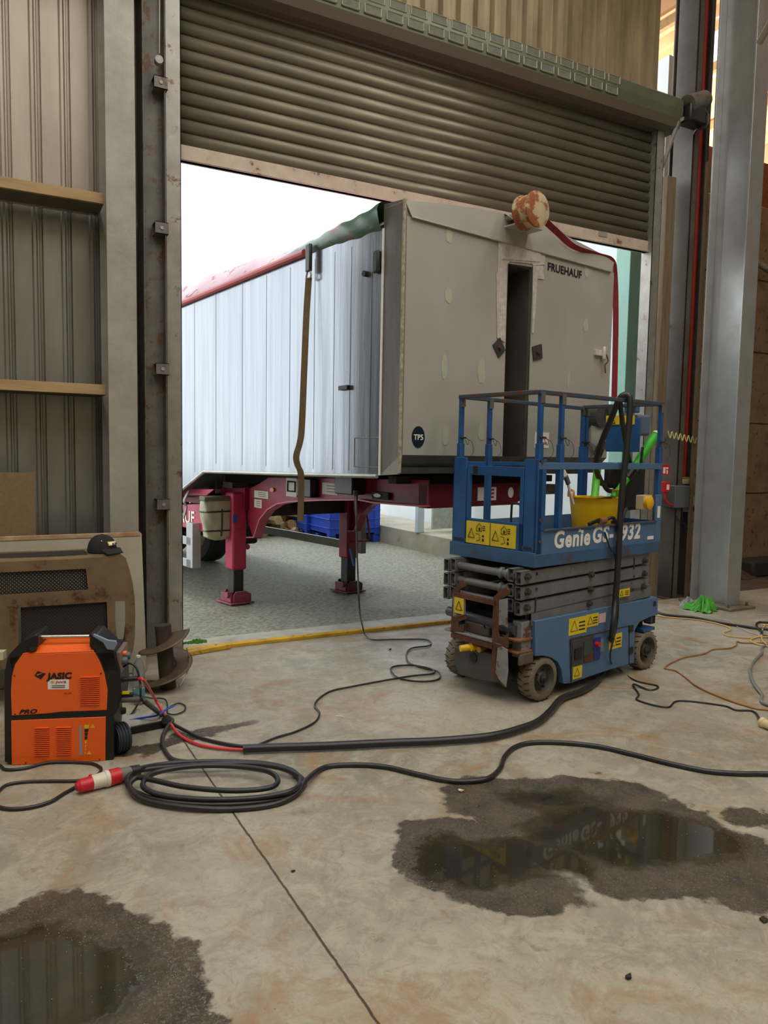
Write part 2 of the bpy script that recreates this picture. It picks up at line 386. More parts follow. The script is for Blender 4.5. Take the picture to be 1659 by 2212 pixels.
# concrete panel wall at the right rear
def panels():
    b=B();z=0
    for h in (1.1,1.1,1.1,1.1,1.1):
        b.box((8.02,7.7,z),(11.5,7.86,z+h-.02));z+=h
    b.box((8.02,7.73,0),(11.5,7.84,z-.03));return b
struct(panels(),'wall_rear_right',mat('rough concrete',(150,128,98),(120,100,76),scale=3,rough=.9,bump=1.,bscale=16,c3=(74,58,44),c3amt=.2,c3scale=10),bev=.01)
struct(B().box((8.02,7.72,5.5),(11.5,7.82,6.15)),'wall_brick_band',mat('brick band',(156,92,58),(96,54,36),scale=22,rough=.9,bump=1,bscale=24,stretch=(1,1,3)))
struct(B().box((7.8,13.1,0),(11.5,13.2,7.4)),'wall_lean_to_end',mat('lean to end',(150,110,76),(120,84,56),scale=3,rough=.8))
# outside wall of that building, pale cladding facing the yard, with door-side return
struct(corr(0,9.4,0,0,9,.25,.02,False).__class__().box((7.62,6.9,0),(7.8,13.2,6.6)).box((7.62,13.2,0),(7.8,16.2,2.6)),'wall_yard_right',mat('pale cladding',(226,230,230),(206,212,212),scale=1.2,rough=.5))
# ---- steel columns
def ibeam(x0,x1,y0,y1,z0,z1,t=.016,axis='Y'):
    b=B();cx=(x0+x1)/2
    b.box((x0,y0,z0),(x1,y0+t,z1)).box((x0,y1-t,z0),(x1,y1,z1)).box((cx-t/2,y0+t,z0),(cx+t/2,y1-t,z1));return b
def steel(b,name,label,m,bev=.003):
    return tag(b.build(name,m,bev=bev),label,'column')
steel(ibeam(.855,1.065,5.93,6.28,0,10),'steel_column','galvanised steel column left of the doorway, behind the leaning metal panel',galv)
p=at(300,1100,Y=5.9).x
postL=thing('door_post','galvanised channel post carrying the left guide of the roller shutter','post',(1.22,6.12,0))
B().box((-.085,-.1,0),(-.077,.14,9)).box((-.085,.0,0),(.085,.008,9)).box((.077,-.1,0),(.085,.14,9)).build('channel',galvdark,postL,bev=.002)
for py in (178,492,797,1090):
    z=at(355,py,Y=6.0).z
    q=B().box((0,-.11,z-.045),(.10,0,z-.04)).box((0,-.11,z+.04),(.10,0,z+.045)).box((0,-.11,z-.045),(.10,-.105,z+.045)).build('guide_bracket',galvdark,postL)
    B().cyl((.05,-.116,z),(.05,-.11,z),.014,6).build('bolt',galv,q)
B().bar((.03,-.14,at(340,120,Y=6).z),(.06,-.14,7.2),.035,.006).build('strap_bar',galv,postL)
B().cyl((.03,-.15,at(340,125,Y=6).z-.02),(.03,-.10,at(340,125,Y=6).z-.02),.03,12).build('anchor_plate',galv,postL)
# roller door
XL,XR=1.43,6.58
door=thing('roller_shutter_door','slatted roller shutter pulled part way up above the trailer','door',(0,6.15,0))
def slats():
    b=B();z=4.02;h=.105;zb_s=at(1434,281,Y=6.12).z-.02
    prof=[]
    zz=z
    while zz<zb_s:
        for f,dy in((0,.004),(.05,-.010),(.2,-.020),(.5,-.024),(.8,-.018),(.93,-.004)): prof.append((zz+f*h,dy))
        zz+=h
    n=len(prof);b.add([(x,dy,q) for x in(XL,XR) for q,dy in prof],[(i,i+1,i+1+n,i+n) for i in range(n-1)]);return b
slats().build('slat_curtain',slatm,door,smooth=True,solid=.003)
bt=B().box((XL,-.03,3.90),(XR,.02,4.02)).box((XL,-.05,3.90),(XR,.04,3.91)).build('bottom_rail',pinkish,door,bev=.003)
bp=at(1302,507,Y=6.12)
B().box((bp.x-.06,-.036,bp.z-.02),(bp.x+.06,-.031,bp.z+.03)).build('maker_plate',galv,bt)
for x0,x1,nm in((1.31,1.43,'guide_rail'),(6.56,6.68,'guide_rail')):
    B().box((x0,-.09,0),(x0+.006,.06,5.3)).box((x1-.006,-.09,0),(x1,.06,5.3)).box((x0,-.09,0),(x1,-.084,5.3)).build(nm,mat('guide steel',(166,164,156),(140,136,126),scale=7,rough=.42,metal=.5,c3=(120,92,66),c3amt=.1),door)
# hood
hood=thing('shutter_hood','long green shutter drum hood with two rows of pressed rectangles','hood',(0,6.2,0))
zt=at(1464,198,Y=6.2).z;zb=5.22
z1=at(1467,213,Y=5.93).z;z2=at(1458,253,Y=5.93).z;zb=at(1434,281,Y=6.12).z
prof=[(0.,z1+.16),(-.20,z1+.05),(-.27,z1-.0),(-.275,(z1+z2)/2),(-.265,z2)]
zb=zb-.05
prof2=[(-.265,z2),(-.235,z2-.08),(-.15,zb),(-.04,zb)]
HX0,HX1=-.4,6.78
n=len(prof)
hb=B();hb.add([(x,y,z) for x in(HX0,HX1) for y,z in prof],[(i,i+1,i+1+n,i+n) for i in range(n-1)]);hb.build('cover',hoodm,hood,solid=.004)
hb=B();hb.add([(x,y,z) for x in(HX0,HX1) for y,z in prof2],[(i,i+1,i+1+4,i+4) for i in range(3)]);hb.build('lower_cover',mat('hood lower',(98,78,66),(92,90,74),scale=.7,rough=.5),hood,solid=.004)
B().prism([(HX1,y,z) for y,z in prof+prof2[1:]],(.012,0,0)).build('end_plate',galvdark,hood)
em=mat('embossed rim',(150,150,120),(120,120,96),scale=8,rough=.4,metal=.3)
def press_row(a,c,f0,f1,end):
    (y0,z0),(y1,z1)=a,c;O=Vector((0,y0,z0));V=Vector((0,y1-y0,z1-z0));nrm=Vector((0,-(z0-z1),-(y0-y1)*1.)).normalized()
    nrm=Vector((0,V.z,-V.y)).normalized()
    if nrm.y>0:nrm=-nrm
    rim=B();inn=B();x=end;k=0
    while x>-.3 and k<34:
        A=O+V*f0+Vector((x-.155,0,0));D=V*(f1-f0);X=Vector((.155,0,0));r=.012
        loop=[A,A+X,A+X+D,A+D];
        for i in range(4): rim.tube([loop[i],loop[(i+1)%4]],.008,6,0)
        inn.add([q+nrm*.003 for q in loop],[(0,1,2,3)])
        x-=.21;k+=1
    rim.build('embossed_panel',em,hood);inn.build('panel_inset',mat('inset',(112,112,96),(84,84,72),scale=20,rough=.6),hood)
xe=at(1330,190,Y=5.9).x
xe=at(1338,185,Y=5.93).x
Hh=z1-z2+.0
press_row((-.272,z1+.01),(-.276,z2),.02,.36,xe);press_row((-.272,z1+.01),(-.276,z2),.52,.86,xe-.03)
mo=thing('shutter_motor','grey tube motor at the right end of the shutter hood','motor',(6.86,5.9,5.5))
B().cyl((-.04,0,-.06),(.24,.02,.06),.10,20).build('motor_body',galvdark,mo,smooth=True)
B().cyl((.24,.02,.06),(.27,.02,.072),.085,20).build('motor_cap',blackp,mo)
B().box((-.05,-.06,-.24),(.2,.12,-.04)).build('gearbox',blackp,mo,bev=.02)
br=thing('hood_bracket','slanted galvanised stay under the right end of the shutter hood','bracket',(6.75,6.1,0))
a1=br.matrix_basis
pA=at(1500,240,Y=5.95);pB=at(1466,262,Y=5.95);pC=at(1430,362,Y=6.1)
o=Vector((6.75,6.1,0))
B().bar(pA-o,pB-o,.05,.03).build('top_arm',galv,br);B().bar(pB-o,pC-o,.035,.03).build('stay',galv,br)
tag(B().tube([at(1505,232,Y=5.9),at(1528,245,Y=5.85),at(1527,272,Y=5.85),at(1505,280,Y=5.95),at(1495,300,Y=6.1)],.014).build('motor_cable',black),'black cable looping from the shutter motor down to the door column','cable')
# right column group (door frame side)
tag(B().box((6.82,6.12,0),(6.96,6.3,at(1430,375,Y=6.12).z)).build('timber_post',woodgrey,bev=.004),'brown timber post just right of the shutter guide','post')
cl_=at(1462,150,Y=6.3).x;cr_=at(1533,300,Y=6.1).x
steel(B().box((cl_,6.02,0),(cl_+.016,6.3,9)).box((cl_,6.02,0),(cl_+.09,6.032,9)).box((cl_,6.34,0),(cr_,6.36,9)).box((cr_-.016,6.1,0),(cr_,6.36,9)),'steel_column','grimy steel column holding the red conduit and cable trays',mat('brown grey steel',(104,98,88),(78,70,60),scale=3,rough=.55,metal=.2))
bigc=thing('steel_column','tall bright galvanised column with the green cloth at its foot','column',(7.25,5.57,0))
bp_=B();t=.018
bp_.box((-.11,-.24,.03),(.11,-.24+t,9)).box((-.11,.22,.03),(.11,.24,9)).box((-.008,-.23,.03),(.008,.22,9)).build('beam',mat('bright galvanised',(176,178,176),(158,160,158),scale=4,rough=.3,metal=.5,bump=.12,bscale=40,r2=.38),bigc,bev=.003)
B().box((-.2,-.36,0),(.22,.32,.03)).build('base_plate',mat('base plate',(130,120,104),(100,84,66),scale=10,rough=.7),bigc,bev=.004)
for x,y in((-.15,-.3),(.15,-.3)): B().cyl((x,y,.03),(x,y,.07),.016,6).build('anchor_bolt',galvdark,bigc)
tag(B().tube([at(1514,650,Y=6.0)*1,Vector((at(1514,650,Y=6.0).x,6.0,at(1526,350,Y=6.0).z)),Vector((at(1514,650,Y=6.0).x,6.0,0))][1:],.035,4,0).build('panel_edge_strip',woodgrey),'rough strip standing in for the concrete panel edge behind the bright column','batten')  # wood-coloured strip added in place of the concrete wall panel's edge
# cable trays and conduit
def tray(x0,z0,z1,label):
    b=B()
    for dx in(0,.05,.1): b.tube([(x0+dx,6.24,z0),(x0+dx,6.24,z1)],.0035,5,0)
    z=z0
    while z<z1: b.tube([(x0,6.236,z),(x0+.1,6.236,z)],.003,4,0);z+=.1
    tag(b.build('cable_tray',galv),label,'cable tray')
tray(at(1478,700,Y=6.22).x,1.75,7.5,'wire basket cable tray left of the red conduit');
tray(at(1499,700,Y=6.22).x,1.75,7.5,'wire basket cable tray right of the red conduit')
cxx=at(1494,700,Y=6.18).x
tag(B().tube([(cxx,6.18,7.0),(cxx,6.18,1.78),(cxx-.08,6.18,1.5),(cxx-.1,6.18,1.34)],.02,10,6).build('conduit',mat('conduit red',(196,48,40),rough=.45)),'red conduit running down the grimy column','conduit')
for x,l in((7.215,'thin grey cable beside the red conduit on its left'),(cxx+.05,'thin grey cable beside the red conduit on its right')):
    tag(B().tube([(x,6.16,7.0),(x,6.16,1.45)],.009,6,0).build('grey_cable',galv),l,'cable')
for zz in (3.15,1.84):
    tag(B().box((7.04,6.26,zz),(7.5,6.3,zz+.04)).build('cross_rail',galv),'slotted rail crossing the column %s'%('above the wavy string' if zz<2 else 'half way up the red conduit'),'rail')
# electrics
eb=thing('junction_box','grey electrical box on the column below the red conduit','electrical box',(7.15,6.1,1.06))
B().box((-.13,-.12,0),(.12,.1,.26)).build('case',mat('box grey',(92,98,104),rough=.5),eb,bev=.01)
B().box((.12,-.1,.02),(.19,.1,.25)).build('breaker_panel',mat('panel ivory',(170,166,150),rough=.5),eb,bev=.005)
for k in range(4): B().box((.13,-.108,.05+k*.05),(.165,-.098,.08+k*.05)).build('breaker_switch',ink,eb)
sk=thing('power_socket','white and red industrial socket right of the grey electrical box','socket',(7.42,6.06,1.0))
B().box((-.06,-.05,0),(.08,.1,.18)).build('housing',white,sk,bev=.012)
B().cyl((0,-.04,.06),(-.02,-.14,.0),.05,18).build('socket_cap',red,sk,smooth=True)
s2=thing('junction_box','small cream box on top of the grey electrical box','electrical box',(7.2,6.08,1.33))
B().box((0,-.05,0),(.2,.08,.06)).build('case',mat('cream box',(176,160,120),rough=.6),s2,bev=.01)
B().box((.02,-.03,.06),(.16,.05,.085)).build('lid',mat('cream lid',(150,134,96),rough=.6),s2,bev=.004)
fs=thing('fire_alarm_call_point','small red call point on the column beside the blue lift rail','call point',at(1438,1052,Y=5.98))
B().box((-.05,-.03,-.06),(.05,.03,.06)).build('box',red,fs,bev=.006)
B().box((-.02,-.034,-.03),(.02,-.03,.03)).build('button',white,fs)
B().tube([(0,0,-.06),(0,0,-.14),(.08,0,-.2),(.2,.05,-.21)],.014).build('red_conduit_tail',red,fs)
sg=thing('fire_sign','small red and white sign fixed on the column above the call point','sign',at(1438,1015,Y=5.98))
B().box((-.055,-.004,-.055),(.055,.004,.055)).build('board',red,sg)
B().box((-.045,-.006,-.04),(-.01,-.004,.03)).box((.01,-.006,-.045),(.03,-.004,.0)).box((0,-.006,.01),(.035,-.004,.03)).build('pictogram',white,sg)
w=[]
for i in range(15):
    f=i/14;P=at(1443+f*62,938+f*14+(7 if i%2 else -7),Y=5.95);w.append(P)
tag(B().tube(w,.006,6,4).build('wavy_string',mat('pale cord',(206,204,130),rough=.6)),'pale yellow cord zigzagging between the two columns','cord')
for k,(pts,l) in enumerate([([(1457,1070),(1458,1105),(1470,1128),(1490,1130),(1500,1124)],'thin cable hanging below the grey electrical box'),([(1474,1075),(1474,1120),(1482,1140),(1496,1143)],'second thin cable drooping under the grey electrical box')]):
    tag(B().tube([at(*q,Y=6.0) for q in pts],.006).build('thin_cable',black),l,'cable')
# left wall rails
for py,l,nm in((404,'upper timber rail across the left corrugated wall',1),(842,'lower timber rail across the left corrugated wall',2)):
    z=at(0,py,Y=6.0).z
    r=thing('timber_rail',l,'rail',(-2.5,6.0,z))
    B().box((-3.5,0,0),(3.35,.03,.075)).build('face_board',timber,r,bev=.002)
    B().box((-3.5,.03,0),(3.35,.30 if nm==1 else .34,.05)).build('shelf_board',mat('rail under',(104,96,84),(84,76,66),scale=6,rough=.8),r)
# plinth under the rear right cladding
tag(B().box((6.84,6.32,0),(7.0,6.5,.28)).build('concrete_plinth',mat('plinth',(140,122,92),(104,88,64),scale=9,rough=.9,bump=.6)),'small stained concrete plinth behind the rear of the blue lift','plinth')
# dark underside beam top right & brace of second column
tag(B().cyl(at(1640,92,Y=5.2),at(1672,35,Y=5.0),.035,14).build('brace_tube',galv,smooth=True),'grey tubular brace bolted to the bright column at the top right','brace')
tag(B().cyl(at(1634,566,Y=7.6),at(1668,588,Y=7.4),.05,14).build('wall_pipe',galvdark,smooth=True),'short grey pipe sticking out beside the concrete wall','pipe')
# ================================================================== TRAILER
T=Fr(2.64,4.66,10.5)
TR=frthing(T,'bulk_trailer','grey bulk tipping trailer with red chassis backed halfway into the doorway','trailer')
bodym=mat('trailer front paint',(166,166,157),(186,182,172),scale=1.1,rough=.42,metal=.15,bump=.1,bscale=3)
alum=mat('trailer aluminium side',(146,152,158),(130,136,143),scale=4,rough=.16,metal=.82,stretch=(1,3,.12),r2=.3,bump=.15,bscale=3)
alum2=mat('corner post',(178,178,170),(150,148,138),scale=4,rough=.35,metal=.4,stretch=(2,2,.3))
brushed=mat('ground metal',(236,230,220),(196,190,182),scale=18,rough=.4,metal=.3,bump=.6,bscale=40)
filler=mat('filler patch',(184,188,166),(170,172,152),scale=14,rough=.7)
Wd=2.47
sx0,sx1=1.065,1.36
zb=1.63
def zt_(a): return 3.385+.125*(1-abs(a/Wd*2-1)**1.7)
# front wall with the tall slot
loop=[(0,zb),(sx0,zb),(sx0,3.14),(sx1,3.16),(sx1,zb),(Wd,zb)]+[(Wd,3.29)]+[(0,3.29)]
M0=plane((0,0,0),(1,0,0),(0,0,1))
def local(P): return Vector(P)
fw=shape2d('front_wall',[loop],plane((0,.012,0),(1,0,0),(0,0,1)),bodym,TR,.012)
# folded head band standing proud, leaning back
b=B();N_=24;vs=[];fs=[]
for i in range(N_+1):
    a=Wd*i/N_; ai=min(max(a,.055),Wd-.07)
    vs+=[(ai,-.012,3.285),(a,0.0,zt_(a)),(a,.22,zt_(a)+.0)]
for i in range(N_): fs+=[(3*i,3*i+3,3*i+4,3*i+1),(3*i+1,3*i+4,3*i+5,3*i+2)]
b.add(vs,fs);b.build('head_band',bodym,TR,solid=.006)
B().tube([(.055,-.014,3.285),(Wd-.07,-.014,3.285)],.006,6,0).build('head_seam',alum2,TR)
B().box((0,.01,3.28),(.06,.03,3.39)).box((Wd-.08,.01,3.28),(Wd,.03,3.39)).build('corner_gusset',bodym,TR)
# left corner chamfer: weld seam, post and side
B().box((-.012,-.006,1.5),(.004,.012,3.40)).build('corner_weld',mat('weld cream',(196,190,160),(120,112,90),scale=30,rough=.6,bump=.5),TR)
B().add([(0,0,1.63),(0,.235,1.476),(0,.235,3.24),(0,.235,3.42),(0,0,3.4)],[(0,1,3,4)]).prism([(0,.03,1.49),(0,.235,1.476),(0,.235,3.42),(0,0,3.4),(0,0,1.63)],(.02,0,0)).build('corner_post',alum2,TR)
B().box((-.006,.225,1.476),(.008,.245,3.25)).build('panel_weld',white,TR)
# side sheet
def side(x,flip):
    o=Vector((x,0,0));pr=[(.245,1.476),(.73,1.458),(3.155,1.411),(3.735,1.184),(4.3,1.05),(8.6,1.0),(8.6,3.18),(3.7,3.18),(1.66,3.24),(.245,3.27)]
    return B().prism([o+Vector((0,y,z)) for y,z in pr],(.02*flip,0,0))
side(0,1).build('side_sheet',alum,TR);side(Wd,-1).build('side_sheet',alum,TR)
sm=B()
for y in (.36,.62,.84,1.12,1.5,1.9,2.35,2.9,3.4,3.9): sm.box((-.0025,y,1.50 if y<3 else 1.4),(0,y+.02,3.2))
sm.build('seam_beads',alum,TR,bev=.002)
B().tube([(-.012,.25,1.468),(-.012,.73,1.458),(-.012,3.15,1.412),(-.012,3.735,1.185),(-.012,4.3,1.05)],.016,8,0).build('lower_rail',alum2,TR)
# floor, belly and rear
belly=mat('belly steel',(88,92,90),(64,66,64),scale=5,rough=.55,metal=.4)
B().prism([(.02,.05,1.50),(.02,3.155,1.43),(.02,3.735,1.2),(.02,4.3,1.07),(.02,8.6,1.02),(.02,8.6,1.06),(.02,4.3,1.1),(.02,3.15,1.46),(.02,.05,1.54)],(Wd-.04,0,0)).build('belly',belly,TR)
B().box((0,8.58,1.0),(Wd,8.62,3.2)).build('rear_wall',alum2,TR)
for y in (3.3,3.5,3.66): B().box((.3,y,1.5-(y-3.1)*.43-.12),(.36,y+.02,1.5-(y-3.1)*.43)).build('belly_rib',belly,TR)
# lip under the nose
B().prism([(0,.0,1.63),(Wd,.0,1.63),(Wd-.03,.12,1.49),(.03,.12,1.49)],(0,.03,.0)).build('nose_lip',mat('nose lip',(104,106,102),(80,82,80),scale=5,rough=.5,metal=.3),TR)
# slot recess
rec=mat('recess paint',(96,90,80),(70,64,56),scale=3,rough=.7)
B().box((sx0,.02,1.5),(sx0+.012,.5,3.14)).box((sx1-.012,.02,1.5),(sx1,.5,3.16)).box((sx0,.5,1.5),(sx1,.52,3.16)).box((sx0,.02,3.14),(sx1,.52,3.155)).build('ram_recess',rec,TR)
B().cyl((1.15,.22,1.5),(1.15,.25,2.86),.085,24).cyl((1.15,.25,2.86),(1.15,.25,2.93),.10,24).build('tipping_ram',mat('ram grey',(92,90,86),(70,68,66),scale=4,rough=.45,metal=.3),TR,smooth=True)
B().cyl((1.15,.25,2.93),(1.15,.25,3.03),.05,20).build('ram_rod',white,TR,smooth=True)
B().box((1.08,.16,3.02),(1.2,.36,3.13)).build('ram_head',dark,TR,bev=.02)
# patches round the slot
def fpl(name,poly,m,off=-.004,th=.003):
    return B().prism([Vector((T.p(px,py,b=0).x,off,T.p(px,py,b=0).z)) for px,py in poly],(0,-th,0)).build(name,m,TR)
fpl('weld_patch',[(1076,500),(1095,496),(1176,522),(1176,572),(1150,574),(1148,570),(1100,565),(1094,572),(1092,588),(1074,588)],brushed)
fpl('weld_patch',[(1071,588),(1093,588),(1090,740),(1073,730)],brushed)
fpl('weld_patch',[(1150,574),(1172,574),(1174,604),(1160,602),(1152,720),(1148,720)],brushed)
fpl('weld_patch',[(1080,524),(1165,541),(1164,566),(1083,560)],brushed,-.007,.006)
for q in ((970,508,9,17),(969,638,10,18),(960,793,8,28),(962,940,9,22),(1040,932,9,20),(1040,800,11,28),(1268,583,9,16),(1265,702,8,14),(1228,818,5,22),(1216,590,2,2)):
    px,py,rx,ry=q;P=T.p(px,py,b=0);k=P.length and (CAMP-T.o).length/F
    d=((T.o+T.e1*P.x)-Vector((0,0,0))).length*.97
    B().prism([Vector((x,-.0015,z)) for x,z in ell(P.x,P.z,rx*d/F*1.15,ry*d/F,20,.12)],(0,-.0008,0)).build('filler_patch',filler,TR)
for poly in ([(1063,745),(1078,729),(1090,757),(1076,773)],[(1148,749),(1168,743),(1170,774),(1151,779)]):
    o_=fpl('fixing_plate',poly,mat('fixing plate',(66,66,66),(50,48,46),scale=20,rough=.6),-.004,.008)
    c=T.p(sum(p[0] for p in poly)/4,sum(p[1] for p in poly)/4,b=0)
    B().cyl((c.x,-.012,c.z),(c.x,-.03,c.z),.018,6).build('bolt',rust,o_)
B().box((1.0,-.16,3.40),(1.28,.02,3.41)).prism([(1.0,-.02,3.5),(1.28,-.02,3.5),(1.28,-.16,3.40),(1.0,-.16,3.40)],(0,.02,.01)).build('small_canopy',bodym,TR)
P=T.p(903,944,b=0);st=B();st.prism([Vector((x,-.002,z)) for x,z in ell(P.x,P.z,.062,.078,40)],(0,-.002,0));so=st.build('round_sticker',mat('sticker navy',(16,34,46),rough=.35),TR)
text('sticker_text','TP5',plane((P.x-.045,-.005,P.z-.02),(1,0,0),(0,0,1)),.055,white,so,bold=.0008,width=.09)
P=T.p(1183,574,b=0);P2=T.p(1256,590,b=0)
tx=text('maker_name','FRUEHAUF',plane((P.x,-.003,P.z-.035),(1,0,0),(0,0,1)),.1,ink,TR,bold=.0022,width=P2.x-P.x,sy=.9)
P=T.p(1170,952,b=0)
pl=B().box((P.x-.09,-.004,P.z-.06),(P.x+.09,-.001,P.z+.07)).build('notice_plate',white,TR)
nb=B()
for k in range(2): nb.box((P.x-.06,-.006,P.z-.03+k*.045),(P.x+.06,-.004,P.z-.012+k*.045))
nb.build('notice_text',mat('notice red',(200,110,100),rough=.6),pl)
P=T.p(1297,765,b=0)
B().box((P.x-.1,-.03,P.z-.02),(P.x+.05,0,P.z+.03)).cyl((P.x,-.04,P.z-.05),(P.x,-.04,P.z+.06),.018,10).build('latch',brushed,TR,bev=.003)
B().tube([(P.x+.03,-.04,P.z),(P.x+.06,-.04,P.z-.06),(P.x+.02,-.04,P.z-.1),(P.x+.03,-.04,P.z-.17)],.006,6).build('latch_chain',rust,TR)
P=T.p(1285,925,b=0)
B().box((P.x-.12,-.1,P.z-.2),(P.x+.1,0,P.z+.12)).build('service_box',bodym,TR,bev=.05)
B().cyl((P.x-.06,-.12,P.z+.1),(P.x-.06,0,P.z+.1),.1,24).cyl((P.x+.05,-.12,P.z+.12),(P.x+.05,0,P.z+.12),.09,24).build('coupling_dish',belly,TR)
# side fittings
def sp(px,py): return T.p(px,py,a=0)
P=sp(745,838);B().box((-.03,P.y-.07,P.z-.018),(0,P.y+.05,P.z+.018)).build('marker_lamp',blackp,TR,bev=.004)
P=sp(818,566);B().box((-.035,P.y-.03,P.z-.08),(0,P.y+.04,P.z+.08)).build('lashing_eye',mat('lashing eye',(46,54,52),rough=.5),TR,bev=.015)
P=sp(792,592);B().cyl((-.03,P.y,P.z),(0,P.y,P.z),.022,12).build('side_bolt',dark,TR)
A=sp(766,946);D=sp(820,1010)
hb_=B()
for p,q in (((0,A.y,A.z),(0,D.y,A.z)),((0,D.y,A.z),(0,D.y,D.z)),((0,D.y,D.z),(0,A.y,D.z)),((0,A.y,D.z),(0,A.y,A.z))): hb_.tube([p,q],.004,4,0)
hb_.build('hatch_outline',mat('hatch line',(100,100,96),rough=.5),TR)
# top rail and rolled sheet
B().tube([(-.02,9,3.16),(-.02,3.7,3.20),(-.02,1.66,3.26),(-.02,1.25,3.27)],.03,10,0).build('top_rail',mat('rail red',(186,66,66),(160,60,60),rough=.45),TR)
tarp=mat('tarp green',(66,104,84),(92,128,104),scale=5,rough=.35,c3=(150,84,84),c3amt=.3,c3scale=3)
def tarpfn(u,v):
    y=.25+u*1.9;ang=v*2*PI
    rr=(.105-.085*u)*(1+.05*math.sin(y*11+math.sin(ang*2)*1.5)+.05*math.sin(y*27+ang*3)+.04*math.sin(ang*5+y*4))
    return (.035+rr*math.cos(ang)*.8,y,3.34-.07*u+rr*math.sin(ang)*1.05)
B().grid(tarpfn,90,18).build('rolled_sheet',tarp,TR,smooth=True)
def cover(u,v):
    a=.0+u*Wd;y=.24+v*8.3
    return (a,y,3.27-.008*y+(.2+.26*min(1,v*3))*max(0,math.sin(PI*u))**.45+.012*math.sin(y*8))
B().grid(cover,20,60).build('load_sheet',mat('pale sheet',(214,190,194),(196,160,170),scale=2,rough=.5,c3=(156,90,110),c3amt=.3,c3scale=5,stretch=(3,1,1)),TR,smooth=True,solid=.004)
P=sp(665,590)
# drum on its pipe
s_=T.p(1095,467,b=0).x
Pd=T.p(1163,451,a=s_)
dr=B().lathe((s_,Pd.y,Pd.z),(0,1,0),[(.02,-.004),(.118,0),(.132,.004),(.132,.02),(.12,.03),(.12,.13),(.128,.135),(.128,.15),(.02,.15)],36).build('end_drum',mat('rusty cream',(206,190,150),(176,160,124),scale=6,rough=.6,c3=(150,84,44),c3amt=.75,c3scale=5),TR,smooth=True)
B().cyl((s_,Pd.y+.15,Pd.z),(s_,.5,Pd.z-.0),.022,16).build('drum_pipe',galv,TR,smooth=True)
B().box((s_-.05,.0,3.5),(s_+.05,.08,Pd.z-.02)).build('pipe_bracket',dark,TR)
# red strap over the right shoulder
redstrap=mat('strap red',(150,34,50),(120,30,40),scale=10,rough=.7)
rs=[Vector((s_+.08,Pd.y+.1,Pd.z+.02))]+[T.p(px,py,b=bb) for px,py,bb in ((1205,503,-.06),(1240,533,-.04),(1290,550,0),(1320,562,.0))]+[T.p(1328,600,b=.03),T.p(1330,700,b=.05),T.p(1327,860,b=.06)]
B().ribbon(rs,.06,.005,8,(1,-.6,.6)).build('red_strap',redstrap,TR)
# ---- chassis
ar=T.p(925,1060,b=.2).x
def rp(px,py,a=ar): P=T.p(px,py,a=a);return (P.y,P.z)
neck=[(925,1037),(925,1093),(820,1085),(790,1079),(700,1080),(640,1083),(612,1088),(592,1100),(574,1122),(562,1160),(546,1160),(533,1120),(531,1060),(560,1045),(580,1032)]
for k,a in enumerate((ar,ar+1.3)):
    B().prism([Vector((a,)+rp(*q)) for q in neck],(.018,0,0)).build('neck_plate',redfr,TR)
    pts=[Vector((a-.03,)+rp(*q)) for q in neck[1:11]]
    B().ribbon(pts,.10,.012,0,(1,0,0)).build('neck_flange',mat('flange pink',(190,96,112),rough=.45) if k==0 else redfr,TR)
    B().box((a-.05,3.05,1.0),(a+.05,8.6,1.25)).build('main_rail',redfr,TR)
f0=T.p(925,1045,b=.2);f1=T.p(1120,1090,b=.2)
B().box((ar,.2,f1.z-.0),(f1.x,.32,f0.z+.0)).build('front_bolster',mat('bolster red',(120,18,40),(90,20,34),scale=6,rough=.45),TR,bev=.01)
bz=(f1.z+f0.z)/2
nt=B().box((1.0,.196,bz-.05),(1.22,.2,bz+.06)).build('warning_label',white,TR)
lb=B()
for k in range(3): lb.box((1.08,.194,bz-.03+k*.03),(1.19,.196,bz-.015+k*.03))
lb.build('warning_text',red,nt)
B().prism([Vector((x,.198,z)) for x,z in ell(1.4,bz+.01,.035,.045,20)],(0,-.003,0)).build('round_label',white,TR)
B().box((1.52,.194,bz-.09),(1.6,.199,bz-.05)).build('yellow_label',yellow,TR)
B().cyl((1.66,.2,bz+.03),(1.66,.12,bz+.03),.05,16).build('air_coupling',blackp,TR)
B().box((f1.x,.24,bz-.02),(f1.x+.55,.32,bz+.07)).build('cross_bar',galvdark,TR)
B().box((.55,.9,1.38),(2.0,1.0,1.46)).box((.3,.4,1.40),(2.2,.5,1.46)).build('cross_member',dark,TR)
B().box((ar+.1,.5,1.30),(ar+1.2,2.2,1.33)).build('skid_plate',mat('skid plate',(60,34,38),rough=.6),TR)
B().box((ar+.02,3.0,.93),(ar+1.3,3.06,1.25)).box((ar+.02,4.2,.90),(ar+1.3,4.3,1.2)).box((ar+.5,3.0,1.0),(ar+.58,4.3,1.2)).build('deep_crossmember',mat('dark maroon',(54,38,38),rough=.6),TR)
P=Vector((0,)+rp(778,1050));B().box((ar-.16,P.y-.1,P.z-.07),(ar-.02,P.y+.16,P.z+.13)).build('coupling_box',blackp,TR,bev=.01)
P=Vector((0,)+rp(822,1070));B().box((ar-.03,P.y-.14,P.z-.03),(ar-.005,P.y+.08,P.z+.03)).build('front_marker',dark,TR,bev=.004)
B().prism([Vector((ar-.034,y,z)) for y,z in ell(P.y,P.z,.05,.016,18)],(-.004,0,0)).build('reflector',white,TR)
def rplate(name,x0,y0,x1,y1,m,off=.004):
    a_=rp(x0,y0);b_=rp(x1,y1);return B().box((ar-off,b_[0],b_[1]),(ar-.001,a_[0],a_[1])).build(name,m,TR)
cream=mat('label cream',(206,206,186),rough=.6)
